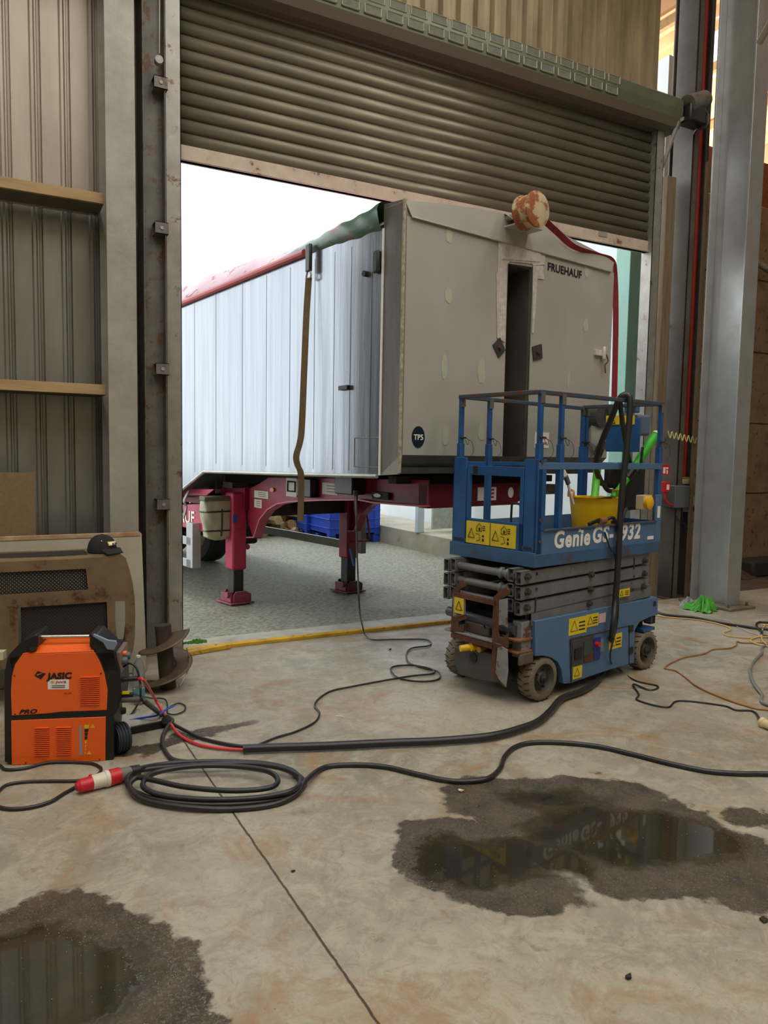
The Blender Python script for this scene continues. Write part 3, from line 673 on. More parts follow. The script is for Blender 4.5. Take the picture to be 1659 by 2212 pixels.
for r_ in ((697,1042,730,1070),(550,1059,580,1078),(550,1078,566,1098)):
    q=rplate('data_label',*r_,cream);a_=rp(r_[0],r_[1]);b_=rp(r_[2],r_[3]);tb=B()
    for k in range(3):
        z=b_[1]+(a_[1]-b_[1])*(k+1)/4;tb.box((ar-.006,b_[0]+(a_[0]-b_[0])*.15,z-.004),(ar-.004,b_[0]+(a_[0]-b_[0])*.7,z+.004))
    tb.build('label_print',mat('label print',(150,110,100),rough=.6),q)
q=rplate('tank_window_panel',620,1032,642,1074,cream,.01)
a_=rp(624,1040);b_=rp(640,1062)
tb=B();tb.tube([(ar-.014,a_[0],a_[1]),(ar-.014,b_[0],a_[1]),(ar-.014,b_[0],b_[1]),(ar-.014,a_[0],b_[1]),(ar-.014,a_[0],a_[1])],.009,6,0);tb.build('window_seal',blackp,q)
a_=rp(657,1032);b_=rp(688,1075);B().box((ar-.09,b_[0],b_[1]),(ar,a_[0],a_[1])).build('control_box',blackp,TR,bev=.01)
c=rp(670,1041);B().cyl((ar-.1,c[0],c[1]),(ar-.09,c[0],c[1]),.024,16).build('gauge',white,TR)
c=rp(590,1058);B().prism([Vector((ar-.003,y,z)) for y,z in ell(c[0],c[1],.04,.022,18)],(-.015,0,0)).build('amber_marker',mat('amber',(214,120,40),rough=.3),TR)
# ---- landing legs
def leg(px,py,pyin,top,aa,bb,label):
    fx,fy=aa,bb
    zin=T.p(px,pyin,b=bb).z
    r=B().box((fx-.085,fy-.06,zin),(fx+.085,fy+.12,top)).build('landing_leg',redfaded if label else redfr,TR,bev=.02)
    if label: r['label']='pinkish red square landing leg, left one'
    B().box((fx-.062,fy-.04,.10),(fx+.062,fy+.10,zin+.02)).build('inner_leg',mat('inner leg',(44,46,48),(60,60,58),scale=8,rough=.5,metal=.3),r,bev=.012)
    f=B()
    f.prism([(fx-.15,fy-.15,.0),(fx+.13,fy-.15,.0),(fx+.15,fy+.17,.0),(fx-.17,fy+.17,.0)],(0,0,.018))
    f.prism([(fx-.10,fy-.12,.018),(fx+.10,fy-.12,.018),(fx+.10,fy-.12,.1),(fx+.06,fy-.1,.13),(fx-.06,fy-.1,.13),(fx-.10,fy-.12,.1)],(0,.02,0))
    f.prism([(fx-.10,fy+.14,.018),(fx+.10,fy+.14,.018),(fx+.07,fy+.12,.13),(fx-.07,fy+.12,.13)],(0,.02,0))
    f.box((fx-.13,fy-.1,.018),(fx-.10,fy+.12,.11)).box((fx+.09,fy-.1,.018),(fx+.12,fy+.12,.10)).cyl((fx-.16,fy-.06,.1),(fx-.10,fy-.06,.1),.035,12)
    f.build('foot',mat('foot red' if label else 'foot dark red',(176,76,96) if label else (112,56,62),(96,50,54),scale=10,rough=.6),r,bev=.006)
    return r
pl_=T.loc(at(512,1300,Z=0));pr_=T.loc(at(755,1276,Z=0))
L1=leg(511,1305,1230,T.p(511,1064,b=pl_.y).z,pl_.x,pl_.y,True)
L2=leg(755,1278,1205,1.35,pr_.x,pr_.y,False)
zz=T.p(500,1092,b=pl_.y).z
q=T.p(499,1118,b=pl_.y-.07);B().box((pl_.x-.08,pl_.y-.064,q.z-.06),(pl_.x-.03,pl_.y-.06,q.z+.03)).build('blue_label',mat('blue label',(40,96,176),rough=.5),L1)
B().box((pl_.x+.09,pl_.y,.78),(pl_.x+.24,pl_.y+.08,1.28)).build('leg_bracket',mat('bracket maroon',(110,44,54),rough=.6),TR,bev=.01)
B().box((pl_.x+.09,pl_.y,.62),(pl_.x+.26,pl_.y+.12,.84)).build('leg_gearbox',blackp,TR,bev=.03)
B().cyl((pl_.x+.1,pl_.y-.05,.6),(pl_.x+.1,pl_.y+.02,.6),.03,12).build('gearbox_stub',redfaded,TR)
B().box((pl_.x-.1,pl_.y-.08,L1.bound_box[1][2]-.02 if 0 else 1.24),(pl_.x+.1,pl_.y+.14,1.3)).build('leg_cap',dark,TR)
# crank on right leg
cp=[T.p(780,1085,b=pr_.y-.15),T.p(790,1100,b=pr_.y-.15),T.p(798,1155,b=pr_.y-.15),T.p(795,1166,b=pr_.y-.15),T.p(775,1169,b=pr_.y-.15),T.p(757,1172,b=pr_.y-.1)]
B().tube(cp,.012,8,4).build('crank_handle',mat('crank red brown',(120,40,44),rough=.5),TR)
a_=T.p(757,1185,b=pr_.y-.1);b2=T.p(765,1222,b=pr_.y-.1);B().bar(a_,b2,.035,.02).build('blue_handle',mat('blue handle',(40,110,160),rough=.5),TR)
# ---- side guards (grey aluminium)
gm=mat('guard aluminium',(186,192,192),(166,170,168),scale=4,rough=.4,metal=.4)
g0=T.p(400,1135,a=.02);
pt=T.p(412,1130,a=.03);pb=T.p(415,1228,a=.03)
B().box((.03,pt.y-.04,pb.z),(.13,pt.y+.12,pt.z)).build('guard_post',gm,TR,bev=.006)
B().box((.03,pt.y,pb.z),(.06,7.5,pb.z+.09)).box((.03,pt.y,pt.z-.25),(.06,7.5,pt.z-.16)).build('guard_rail',gm,TR,bev=.004)
ar2=2.35
pt2=T.p(778,1122,a=ar2);pb2=T.p(778,1196,a=ar2)
B().box((ar2,pt2.y-.03,pb2.z),(ar2+.08,pt2.y+.09,pt2.z)).build('guard_post',mat('guard dark grey',(120,120,108),(96,94,84),scale=4,rough=.5,metal=.3),TR,bev=.006)  # right guard in a darker grey than the left one
e=T.p(565,1155,a=ar2)
B().box((ar2,pt2.y+.09,T.p(762,1189,a=ar2).z),(ar2+.04,e.y+3,T.p(762,1189,a=ar2).z+.11)).build('guard_rail',mat('guard dark grey'),TR,bev=.004)
# ---- rear wing panel with letters, bag, wheels
pa=.12
wp=[(300,1068),(470,1064),(445,1074),(440,1090),(470,1095),(482,1152),(430,1148),(300,1130)]
w1=[Vector((pa,T.p(px,py,a=pa).y,T.p(px,py,a=pa).z)) for px,py in ((392,1090),(440,1089),(450,1149),(430,1147),(392,1137))]
B().prism(w1,(.02,0,0)).build('wing_panel',redfaded,TR)
w2=[Vector((pa,T.p(px,py,a=pa).y,T.p(px,py,a=pa).z)) for px,py in ((388,1056),(462,1057),(445,1070),(388,1070))]
B().prism(w2,(.02,0,0)).build('upper_wing_panel',redfaded,TR)
cL=T.p(422,1119,a=pa);cR=T.p(398,1119,a=pa)
text('maker_name','AUF',plane((pa-.006,T.p(388,1122,a=pa).y,cL.z-.07),(0,-1,0),(0,0,1)),.2,white,TR,bold=.004,width=abs(T.p(388,1122,a=pa).y-T.p(421,1122,a=pa).y)*1.0)
B().box((.2,3.6,.95),(.9,3.7,1.15)).build('wing_stay',blackp,TR)
hk=[T.p(px,py,b=3.62) for px,py in ((408,1060),(398,1082),(402,1095),(396,1120))]
B().ribbon(hk,.05,.012,6,(0,1,0)).build('hinge_arm',galvdark,TR)
def wheel(x,y,r=.49,w=.32):
    t=B().lathe((x,y,r-.01),(1,0,0),[(r*.5,.06),(r*.56,0),(r*.9,.0),(r*.98,.04),(r,.09),(r,w-.09),(r*.98,w-.04),(r*.9,w),(r*.55,w)],44).build('tyre',tyreblk,TR,smooth=True)
    B().lathe((x,y,r-.01),(1,0,0),[(.02,-.0),(.1,-.01),(.11,.04),(r*.5,.05),(r*.56,.01),(r*.56,w-.01),(r*.3,w-.05),(.02,w-.04)],28).build('rim',galvdark,t,smooth=True)
for y in (6.15,7.45):
    wheel(.02,y);wheel(1.30,y)
    B().cyl((.3,y,.5),(1.4,y,.5),.06,12).box((.7,y-.1,.5),(.8,y+.1,1.05)).build('axle',blackp,TR)
# canvas bag on the chassis
bagb=3.22
c0=T.p(447,1082,b=bagb);c1=T.p(495,1165,b=bagb)
bag=thing('canvas_bag','beige canvas bag tied with black cords hung behind the left landing leg','bag',T.o+T.e1*((c0.x+c1.x)/2)+T.e2*bagb+Vector((0,0,c1.z)),T.a)
w_=(c1.x-c0.x)+.1;h_=c0.z-c1.z
def bagf(u,v):
    a=u*2*PI;z=v*h_;k=(.36+.14*min(1,v*1.4+.15))*w_*(1+.04*math.sin(a*5+z*20));k*=min(1,.3+v*9)
    return (k*math.copysign(abs(math.cos(a))**.5,math.cos(a))*1.05,k*.45*math.copysign(abs(math.sin(a))**.5,math.sin(a)),z)
B().grid(bagf,40,20).build('bag_body',mat('canvas',(188,184,158),(160,156,132),scale=8,rough=.85,bump=.8,bscale=12),bag,smooth=True)
B().prism([(x,y,h_) for x,y in ((-w_*.55,-w_*.24),(w_*.55,-w_*.24),(w_*.5,w_*.24),(-w_*.5,w_*.24))],(0,0,.05)).build('bag_lid',mat('bag lid',(104,100,86),rough=.8),bag,bev=.01)
tb=B()
for f in (.25,.72): tb.tube([Vector(bagf(u/30,f))*1.02 for u in range(31)],.008,6,0)
tb.tube([(0,-.26*w_,h_*.8),(.0,-.25*w_,h_*.4),(0,-.2*w_,.05)],.008,6)
tb.build('tie_cord',black,bag)
# ratchet strap on the side
st=thing('ratchet_strap','brown webbing strap with metal hook hanging down the trailer side','strap',T.o,T.a)
web=mat('webbing',(122,100,66),(96,80,56),scale=20,rough=.8)
pts=[T.p(px,py,a=a) for px,py,a in ((667,600,-.05),(662,680,-.07),(657,800,-.09),(652,920,-.10),(648,955,-.11),(640,985,-.13),(643,1005,-.12),(650,1025,-.10),(650,1080,-.08),(649,1126,-.08))]
B().ribbon(pts,.055,.004,8,(-.75,1,0)).build('webbing',web,st)
P=T.p(667,592,a=-.05);B().tube([P+Vector((0,-.03,-.03)),P+Vector((0,-.03,.0)),P+Vector((0,0,.05)),P+Vector((0,.03,0)),P+Vector((0,.03,-.03)),P+Vector((0,-.03,-.03))],.008,8,3).build('hook',galv,st)
P=T.p(667,560,a=-.05);B().box((P.x-.015,P.y-.035,P.z-.1),(P.x+.015,P.y+.035,P.z+.12)).build('ratchet_buckle',mat('buckle',(60,66,62),rough=.4,metal=.6),st,bev=.01)
# ================================================================== YARD
kz=.30
tag(B().box((6.5,7.2,-.1),(7.6,16,kz)).build('concrete_dock',mat('dock concrete',(176,172,156),(140,136,112),scale=2,rough=.8,bump=.5,bscale=12,c3=(104,112,72),c3amt=.1,c3scale=2),bev=.012),'low concrete dock running along the pale building outside','dock')
def crate(x,y,rz,label,h,w=1.0,d=1.2,pale=False):
    m_=mat('crate blue pale' if pale else 'crate blue',(150,176,214) if pale else (36,76,190),(130,160,204) if pale else (30,66,172),scale=4,rough=.45)
    r=thing('pallet_box',label,'crate',(x,y,-.012),rz,'plastic pallet boxes in the yard')
    b=B()
    for yy in(-d/2,d/2-.04): b.box((-w/2,yy,.14),(w/2,yy+.04,h))
    for xx in(-w/2,w/2-.04): b.box((xx,-d/2,.14),(xx+.04,d/2,h))
    b.box((-w/2,-d/2,.14),(w/2,d/2,.18)).build('box_wall',m_,r,bev=.006)
    b=B();n=int(h/.16)
    for k in range(1,n):
        for yy in(-d/2-.02,d/2): b.box((-w/2,yy,.1+k*.16),(w/2,yy+.02,.125+k*.16))
        b.box((-w/2-.02,-d/2,.1+k*.16),(-w/2,d/2,.125+k*.16)).box((w/2,-d/2,.1+k*.16),(w/2+.02,d/2,.125+k*.16))
    for cx in(-w/2,w/2-.1):
        for cy in(-d/2,d/2-.1): b.box((cx-.01,cy-.01,.14),(cx+.11,cy+.11,h+.01))
    b.build('rib',m_,r,bev=.004)
    b=B()
    for cx in(-w/2,-.06,w/2-.12):
        for cy in(-d/2,-.06,d/2-.12): b.box((cx,cy,0),(cx+.12,cy+.12,.14))
    b.build('pallet_foot',m_,r,bev=.006)
pc=at(795,1170,Z=0)
crate(5.98,pc.y+.6,.0,'tall blue plastic pallet box standing against the low concrete dock',.92)
pc=at(735,1163,Z=0);crate(pc.x-.1,pc.y+.9,.05,'blue plastic pallet box seen under the trailer',.8,pale=False)
pc=at(665,1158,Z=0);crate(pc.x-.1,pc.y+1.4,.05,'pale plastic pallet box between the logs and the blue one',.8,pale=True)
lp=at(600,1160,Z=0)
lm=[mat('log %d'%k,c,c2,scale=8,rough=.8) for k,(c,c2) in enumerate((((206,184,142),(180,150,104)),((186,152,104),(150,116,76)),((150,120,90),(110,86,66))))]
for k in range(64):
    i=k%10;row=k//10
    x=lp.x-1.15+i*.17+random.uniform(-.03,.03);y=lp.y+.2+random.uniform(-.1,.5);z=.05+row*.12+random.uniform(0,.03)
    b=B();a=random.uniform(0,6.28);r=random.uniform(.07,.11)
    dirv=Vector((random.uniform(-.5,.5),1,random.uniform(-.1,.1))).normalized()*.17
    b.cyl(Vector((x,y,z))-dirv,Vector((x,y,z))+dirv,r,random.choice((5,6,7)))
    tag(b.build('firewood_log',lm[k%3],bev=.006),'split firewood log in the heap seen under the trailer','log','firewood logs heaped in the yard')
# steel post and bracket on the dock
pp=at(906,1150,Z=kz)
q=thing('steel_post','pale steel post standing on the concrete dock','post',(pp.x,pp.y,kz))
B().box((-.06,-.05,0),(.06,.05,2.4)).build('upright',mat('pale steel',(196,206,214),rough=.4,metal=.3),q,bev=.004)
B().box((.25,-.02,.05),(.9,.03,.85)).build('mesh_panel',mat('mottled panel',(186,190,180),(150,156,148),scale=14,rough=.6),q)
# green column and pale cladding strip just outside on the right
gp=thing('green_column','pale green steel column outside, right of the trailer','column',(7.4,7.05,0))
B().box((-.16,-.02,kz+.01),(.16,.22,5.9)).build('column',mat('pale green',(150,196,180),(136,182,168),scale=2,rough=.5),gp,bev=.006)
b=B()
for k in range(14):
    b.cyl((.1,-.03,.6+k*.4),(.1,-.02,.6+k*.4),.012,8)
b.build('rivet',galvdark,gp)
yb=at(1210,1112,X=7.25)
q=thing('yellow_bucket','yellow bucket standing outside on the dock seen through the lift','bucket',(7.0,at(1210,1112,X=7.0).y,kz))
B().lathe((0,0,0),(0,0,1),[(.10,0),(.12,.3),(.125,.31),(.11,.31),(.09,.02)],28).build('bucket_body',tubyel,q,smooth=True)
q=thing('pressure_washer','grey machine with a red lid standing outside behind the lift','machine',(7.1,at(1275,1090,X=7.1).y,kz))
B().box((-.18,-.2,.05),(.18,.2,.55)).build('tank',mat('tank pale',(206,212,210),rough=.4),q,bev=.05)
B().lathe((0,-.02,.55),(0,0,1),[(.15,0),(.16,.04),(.13,.12),(.05,.15)],24).build('lid',mat('lid pink red',(214,50,80),rough=.4),q,smooth=True)
B().tube([(-.2,-.1,.5),(-.28,-.1,.35),(-.3,-.1,.1)],.015).build('hose',black,q)
B().cyl((-.1,-.22,.08),(-.1,.22,.08),.08,16).build('wheel',tyreblk,q)
# ================================================================== SCISSOR LIFT
L=Fr(3.28,3.81,11)
LR=frthing(L,'scissor_lift','blue scissor lift with worn paint parked in front of the trailer nose','scissor lift')
W_=.74
def lp_(px,py,b=0): P=L.p(px,py,b=b);return (P.x,P.z)
def zz2(X,Y): return (940+X/3.19,1180+Y/3.19)
out=[(680,515),(1525,350),(1525,472),(1475,485),(1400,520),(1368,575),(1362,800),(1180,852),(925,942),(873,945),(862,850),(835,795),(790,765),(735,752),(680,756)]
def panel(b0,b1,name,m): 
    return B().prism([Vector((lp_(*zz2(*q))[0],b0,lp_(*zz2(*q))[1])) for q in out],(0,b1-b0,0)).build(name,m,LR,bev=.004)
sidep=panel(-.012,.03,'side_panel',bluefade)
panel(W_-.03,W_+.01,'side_panel',bluefade)
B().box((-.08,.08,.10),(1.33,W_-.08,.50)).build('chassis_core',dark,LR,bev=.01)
B().box((1.30,.0,.36),(1.36,W_,.56)).build('rear_panel',bluefade,LR,bev=.006)
B().box((1.2,-.005,.30),(1.36,.10,.325)).build('rear_step',blue,LR,bev=.004)
B().box((1.30,.0,.35),(1.37,.06,.42)).build('rear_bracket',dark,LR,bev=.004)
B().box((-.20,.02,.32),(-.10,.10,.56)).box((-.3,.1,.40),(-.1,W_-.1,.42)).build('front_ledge',peel,LR,bev=.006)
# control pod door
d0=lp_(*zz2(920,640));d1=lp_(*zz2(1325,545));d2=lp_(*zz2(1325,815));d3=lp_(*zz2(925,930))
B().tube([(d0[0],-.014,d0[1]),(d1[0],-.014,d1[1]),(d2[0],-.014,d2[1])],.004,4,0).tube([(d0[0],-.014,d0[1]),(d3[0],-.014,d3[1])],.008,4,0).build('door_gap',dark,LR)
def lbox(name,x0,y0,x1,y1,m,b0=-.02,b1=-.012,par=None,bev=0):
    a_=lp_(*zz2(x0,y0));c_=lp_(*zz2(x1,y1));return B().box((a_[0],b0,c_[1]),(c_[0],b1,a_[1])).build(name,m,par or LR,bev=bev)
pod=lbox('control_panel',935,640,1075,785,mat('pod face',(70,74,78),(58,58,56),scale=12,rough=.5),-.018,-.012)
lbox('display',1008,655,1052,740,mat('display',(54,70,58),rough=.4),-.024,-.018,pod)
lbox('key_socket',945,705,990,770,blackp,-.024,-.018,pod)
lbox('grimy_plate',1010,738,1075,780,rust,-.022,-.018,pod)
eb_=lbox('emergency_panel',1078,632,1118,770,mat('deep blue',(24,44,130),rough=.4),-.022,-.012)
c=lp_(*zz2(1092,668));B().cyl((c[0],-.05,c[1]),(c[0],-.022,c[1]),.017,18).build('stop_button',red,eb_,smooth=True)
lbox('small_plate',1120,640,1142,720,mat('small plate',(120,124,120),rough=.5))
lbox('corner_rust',925,632,1000,665,rust,-.016,-.012)
for k,(X,Y) in enumerate(((1335,565),(1335,715))): lbox('hinge',X-12,Y-20,X+14,Y+18,dark,-.022,-.012,bev=.002)
def sticker(x0,y0,x1,y1,par=None,kind=1):
    r=lbox('warning_sticker',x0,y0,x1,y1,yellow,-.015,-.0115,par)
    a_=lp_(*zz2(x0,y0));c_=lp_(*zz2(x1,y1));w=c_[0]-a_[0];h=a_[1]-c_[1]
    b=B();x=a_[0]+min(w,h)*.5;z=(a_[1]+c_[1])/2;s=min(w,h)*.34
    b.tube([(x-s,-.016,z-s*.8),(x+s,-.016,z-s*.8),(x,-.016,z+s),(x-s,-.016,z-s*.8)],.0022,4,0)
    if w>h*1.3:
        for k in range(3): b.box((a_[0]+w*.55,-.0165,c_[1]+h*(.2+.22*k)),(a_[0]+w*.9,-.0155,c_[1]+h*(.28+.22*k)))
    b.build('warning_pictogram',ink,r)
for q in ((912,500,1030,588),(1032,472,1112,540),(1190,612,1272,690),(940,830,998,898)): sticker(*q)
lbox('white_sticker',1118,465,1162,518,mat('faded pink white',(206,180,170),rough=.6),-.015,-.0115)
c=lp_(*zz2(1502,394));B().cyl((c[0],-.014,c[1]),(c[0],-.0,c[1]),.022,16).build('tie_down_hole',dark,LR)
# wheels
def lwheel(s,t0,name='wheel'):
    r=.152;w=.115
    t=B().lathe((s,t0,r),(0,1,0),[(.098,.055),(.106,.0),(.128,-.002),(.143,.006),(.151,.02),(r,.035),(r,w-.03),(.148,w-.01),(.13,w),(.105,w),(.098,w-.04)],40)
    for k in range(22):
        a=2*PI*k/22
        for y0,y1,sg in ((.012,.055,1),(.06,.103,-1)):
            pass
    t=t.build('tyre',tyre,LR,smooth=True)
    g=B()
    for k in range(20):
        a=2*PI*k/20
        for y0,y1,da in((.004,.05,.12),(.065,w-.004,-.12)):
            for rr in (.1525,):
                p=Vector((s+rr*math.cos(a),t0+y0,r+rr*math.sin(a)));q=Vector((s+rr*math.cos(a+da),t0+y1,r+rr*math.sin(a+da)))
                g.bar(p,q,.006,.003,up=(math.cos(a),0,math.sin(a)))
    g.build('tread_groove',mat('groove',(44,40,36),rough=.9),t)
    B().lathe((s,t0-.003,r),(0,1,0),[(.02,.02),(.04,.016),(.044,.044),(.088,.05),(.098,.03),(.104,.003),(.108,.003),(.106,.052),(.02,.056)],30).build('rim',mat('rim tan',(104,98,80),(70,66,54),scale=9,rough=.7),t,smooth=True)
    h=B().lathe((s,t0-.02,r),(0,1,0),[(.018,.0),(.02,.012),(.03,.02),(.03,.05)],16)
    for k in range(5):
        a=2*PI*k/5;h.cyl((s+.06*math.cos(a),t0+.012,r+.06*math.sin(a)),(s+.06*math.cos(a),t0+.03,r+.06*math.sin(a)),.008,6)
    h.build('hub',dark,t)
for s in(.01,1.262):
    for t0 in(-.008,W_-.06): lwheel(s,t0)
B().cyl((.01,.1,.152),(.01,W_-.06,.152),.035,14).build('axle',dark,LR)
B().cyl((1.262,.1,.152),(1.262,W_-.06,.152),.03,14).build('axle',dark,LR)
B().box((-.09,.115,.05),(.12,.135,.42)).build('yoke',mat('yoke blue',(24,60,112),rough=.5),LR,bev=.01)
# scissor stack
def arm(t0,z0,z1,x0=-.235,x1=1.26,w=.05,h=.092,label=None):
    b=B();o=[(x0,z0),(x1,z1)]
    th=.005
    # hollow box section
    for (ya,yb,za,zb_) in ((0,th,-h/2,h/2),(w-th,w,-h/2,h/2),(0,w,h/2-th,h/2),(0,w,-h/2,-h/2+th)):
        vs=[(x,t0+y,z+dz) for x,z in o for y,dz in((ya,za),(yb,za),(yb,zb_),(ya,zb_))]
        b.add(vs,((0,1,2,3),(7,6,5,4),(0,4,5,1),(1,5,6,2),(2,6,7,3),(3,7,4,0)))
    return b.build('scissor_arm',armgrey,LR)
for z in (.858,.758,.658):
    for t0,k in((.01,1),(.075,-1),(W_-.13,-1),(W_-.065,1)): arm(t0,z-.006*k,z+.016*k+.004,x0=-.235,h=.086)
arm(.01,.57,.612,x0=-.12,x1=1.3);arm(W_-.065,.57,.612,x0=-.12,x1=1.3)
bolt=B
for X,Y in((640,210),(640,315),(635,425),(1078,197),(1072,297),(1065,395),(1447,100),(1443,190),(1438,280)):
    c=lp_(*zz2(X,Y));q=B().lathe((c[0],.012,c[1]),(0,-1,0),[(.026,0),(.026,.012),(.018,.014),(.018,.03),(.01,.034)],6).build('pivot_bolt',mat('bolt steel',(96,92,86),(66,60,54),scale=20,rough=.4,metal=.6),LR)
hb=B()
for X,Y in((708,190),(705,296),(1377,208),(1371,298)): 
    c=lp_(*zz2(X,Y));hb.cyl((c[0],.006,c[1]),(c[0],.0105,c[1]),.010,12)
for X,Y0,Y1 in((700,350,455),(1380,82,160)):
    a_=lp_(*zz2(X,Y0));c_=lp_(*zz2(X,Y1));hb.box((a_[0]-.006,.006,c_[1]),(a_[0]+.006,.0105,a_[1]))
hb.build('arm_slot',dark,LR)
for z,x in((.858,-.19),(.758,-.19),(.658,-.19),(.80,.54),(.70,.54)):
    B().cyl((x,.03,z),(x,W_-.03,z),.026,16).lathe((x,.14,z),(0,1,0),[(.03,0),(.04,.01),(.04,.02),(.03,.03)],16).lathe((x,.2,z),(0,1,0),[(.03,0),(.04,.01),(.04,.02),(.03,.03)],16).build('pivot_tube',armgrey,LR,smooth=True)
B().cyl((-.21,.06,.50),(-.21,W_-.05,.52),.034,18).lathe((-.21,.09,.5),(0,1,0),[(.034,0),(.045,.0),(.045,.03),(.034,.03)],18).build('slide_tube',mat('slide tube',(92,96,102),rough=.35,metal=.5),LR,smooth=True)
sticker(1258,298,1328,338)
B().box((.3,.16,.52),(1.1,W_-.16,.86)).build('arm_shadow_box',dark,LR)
# entry ladder / bumper at the near end
SE=-.30
def ep(X,Y): P=L.p(*zz2(X,Y),a=SE);return (P.y,P.z)
def plate(name,pts,m,th=.014,off=0): return B().prism([Vector((SE+off,)+ep(*q)) for q in pts],(th,0,0)).build(name,m,LR,bev=.002)
plate('ladder_plate',[(120,300),(170,245),(190,236),(205,250),(208,275),(165,300),(160,440),(205,470),(212,480),(215,500),(160,520),(160,560),(200,540),(195,590),(150,590),(120,600),(106,590)],rust)
plate('ladder_plate',[(400,350),(460,295),(487,284),(507,300),(508,330),(475,352),(440,375),(440,540),(430,590),(440,625),(470,628),(498,600),(498,700),(420,700),(415,760),(420,890),(440,920),(488,975),(460,960),(388,872),(392,560)],rust)
plate('grey_ladder_skin',[(442,370),(500,358),(500,560),(470,540),(440,545)],peel,.006,-.004)
plate('grey_ladder_skin',[(430,700),(460,690),(500,710),(504,860),(490,972),(440,915),(418,870)],peel,.006,-.004)
plate('grey_ladder_skin',[(125,330),(210,345),(210,470),(150,495),(125,480)],peel,.006,-.004)
c=ep(172,407);sb=B().box((SE-.012,c[0]-.045,c[1]-.055),(SE-.008,c[0]+.045,c[1]+.055)).build('warning_sticker',yellow,LR)
B().tube([(SE-.014,c[0]-.03,c[1]-.03),(SE-.014,c[0]+.03,c[1]-.03),(SE-.014,c[0],c[1]+.03),(SE-.014,c[0]-.03,c[1]-.03)],.003,4,0).build('warning_pictogram',ink,sb)
for Y0,X0,Y1,X1 in((318,135,350,415),(600,118,655,400)):
    a_=ep(X0,Y0);c_=ep(X1,Y1)
    b=B();b.bar((SE+.01,a_[0],a_[1]),(SE+.01,c_[0],a_[1]),.04,.006);b.bar((SE-.01,a_[0],a_[1]-.012),(SE-.01,c_[0],a_[1]-.012),.006,.03)
    for k in range(14):
        f=(k+.5)/14;b.cyl((SE+.0+.01*(k%2),a_[0]+(c_[0]-a_[0])*f,a_[1]),(SE+.0+.01*(k%2),a_[0]+(c_[0]-a_[0])*f,a_[1]+.007),.007,6)
    b.build('ladder_rung',rust,LR)
sk=[(115,690),(210,705),(385,745),(388,872),(432,945),(300,935),(150,890),(112,810)]
B().prism([Vector((SE+.02,)+ep(*q)) for q in sk],(.16,0,0)).build('battery_skirt',mat('skirt grey',(78,78,74),(58,54,50),scale=8,rough=.65,c3=(92,60,42),c3amt=.1),LR,bev=.01)
c=ep(252,770);B().cyl((SE+.012,c[0],c[1]),(SE+.03,c[0],c[1]),.032,20).build('tow_hole',ink,LR)
c=ep(230,690);pg=B().cyl((SE-.06,c[0]+.02,c[1]-.01),(SE+.03,c[0]-.02,c[1]+.0),.022,16).cyl((SE+.0,c[0]-.02,c[1]),(SE+.04,c[0]-.03,c[1]),.028,16).build('charging_plug',tubyel,LR,smooth=True)
c=ep(300,700);B().cyl((SE+.0,c[0],c[1]-.012),(SE+.06,c[0],c[1]-.012),.02,14).build('second_plug',mat('ochre plug',(160,124,50),rough=.6),LR)
a_=ep(250,560);B().box((SE+.04,a_[0]-.12,a_[1]-.05),(SE+.2,a_[0]+.1,a_[1]+.02)).build('pump_block',mat('pump block',(90,80,70),(70,60,50),scale=14,rough=.6),LR,bev=.008)
B().tube([(SE+.05,a_[0]-.08,a_[1]+.0),(SE+.02,a_[0]-.1,a_[1]+.04),(SE+.06,a_[0]-.16,a_[1]+.0),(SE+.05,a_[0]-.12,a_[1]-.06)],.007,6).build('pump_hose',black,LR)
B().box((-.26,-.0,.36),(-.11,.13,.372)).box((-.26,-.0,.44),(-.11,.13,.452)).build('side_shelf',mat('orange rust',(150,96,54),(96,62,42),scale=14,rough=.85),LR,bev=.002)
B().box((-.24,-.005,.28),(-.10,.02,.36)).build('front_lug',mat('lug',(104,92,76),(80,66,54),scale=10,rough=.7),LR,bev=.012)
# ---- platform
PS0,PS1=-.127,1.36
PW=.76
B().box((PS0,0.02,1.02),(PS1,PW-.02,1.045)).build('platform_deck',mat('deck grime',(92,88,78),(66,62,54),scale=9,rough=.8),LR)
rimm=blue
B().box((PS0-.01,-.012,.915),(PS1+.005,.008,1.0)).box((PS0-.012,-.01,.915),(PS0+.01,PW+.01,1.01)).box((PS1-.01,-.01,.915),(PS1+.01,PW+.01,1.0)).box((PS0,PW-.01,.915),(PS1,PW+.01,1.0)).build('platform_rim',mat('rim blue',(58,98,140),(50,80,110),scale=6,rough=.5,c3=(96,66,44),c3amt=.22,c3scale=6),LR,bev=.003)
kp=B().box((-.06,-.006,.99),(1.30,.006,1.155)).build('toe_board',bluefade,LR,bev=.002)
B().box((-.06,-.02,1.15),(1.30,.03,1.158)).build('toe_board_lip',rustblue,LR)
B().box((PS0+.02,PW-.006,.99),(PS1,PW+.006,1.155)).build('toe_board',bluefade,LR)
B().box((PS1-.012,0,.99),(PS1,PW,1.155)).build('toe_board',blue,LR)
B().box((1.29,-.008,.98),(1.37,.01,1.36)).build('corner_plate',bluefade,LR,bev=.003)
B().box((1.31,-.012,1.18),(1.345,-.008,1.27)).build('white_label',white,LR)
B().box((1.19,-.010,1.02),(1.27,-.006,1.045)).build('white_label',white,LR)
P0=L.p(1197,1185,b=-.007);P1=L.p(1270,1175,b=-.007)
text('brand_lettering','Genie',plane((P0.x,-.007,P0.z+.004),(1,0,0),(0,0,1)),.19,white,kp,bold=.006,width=L.p(1273,1160,b=0).x-P0.x,sy=.84,shear=.1)
a_=L.p(1279,1150,b=0);b_=L.p(1381,1150,b=0)
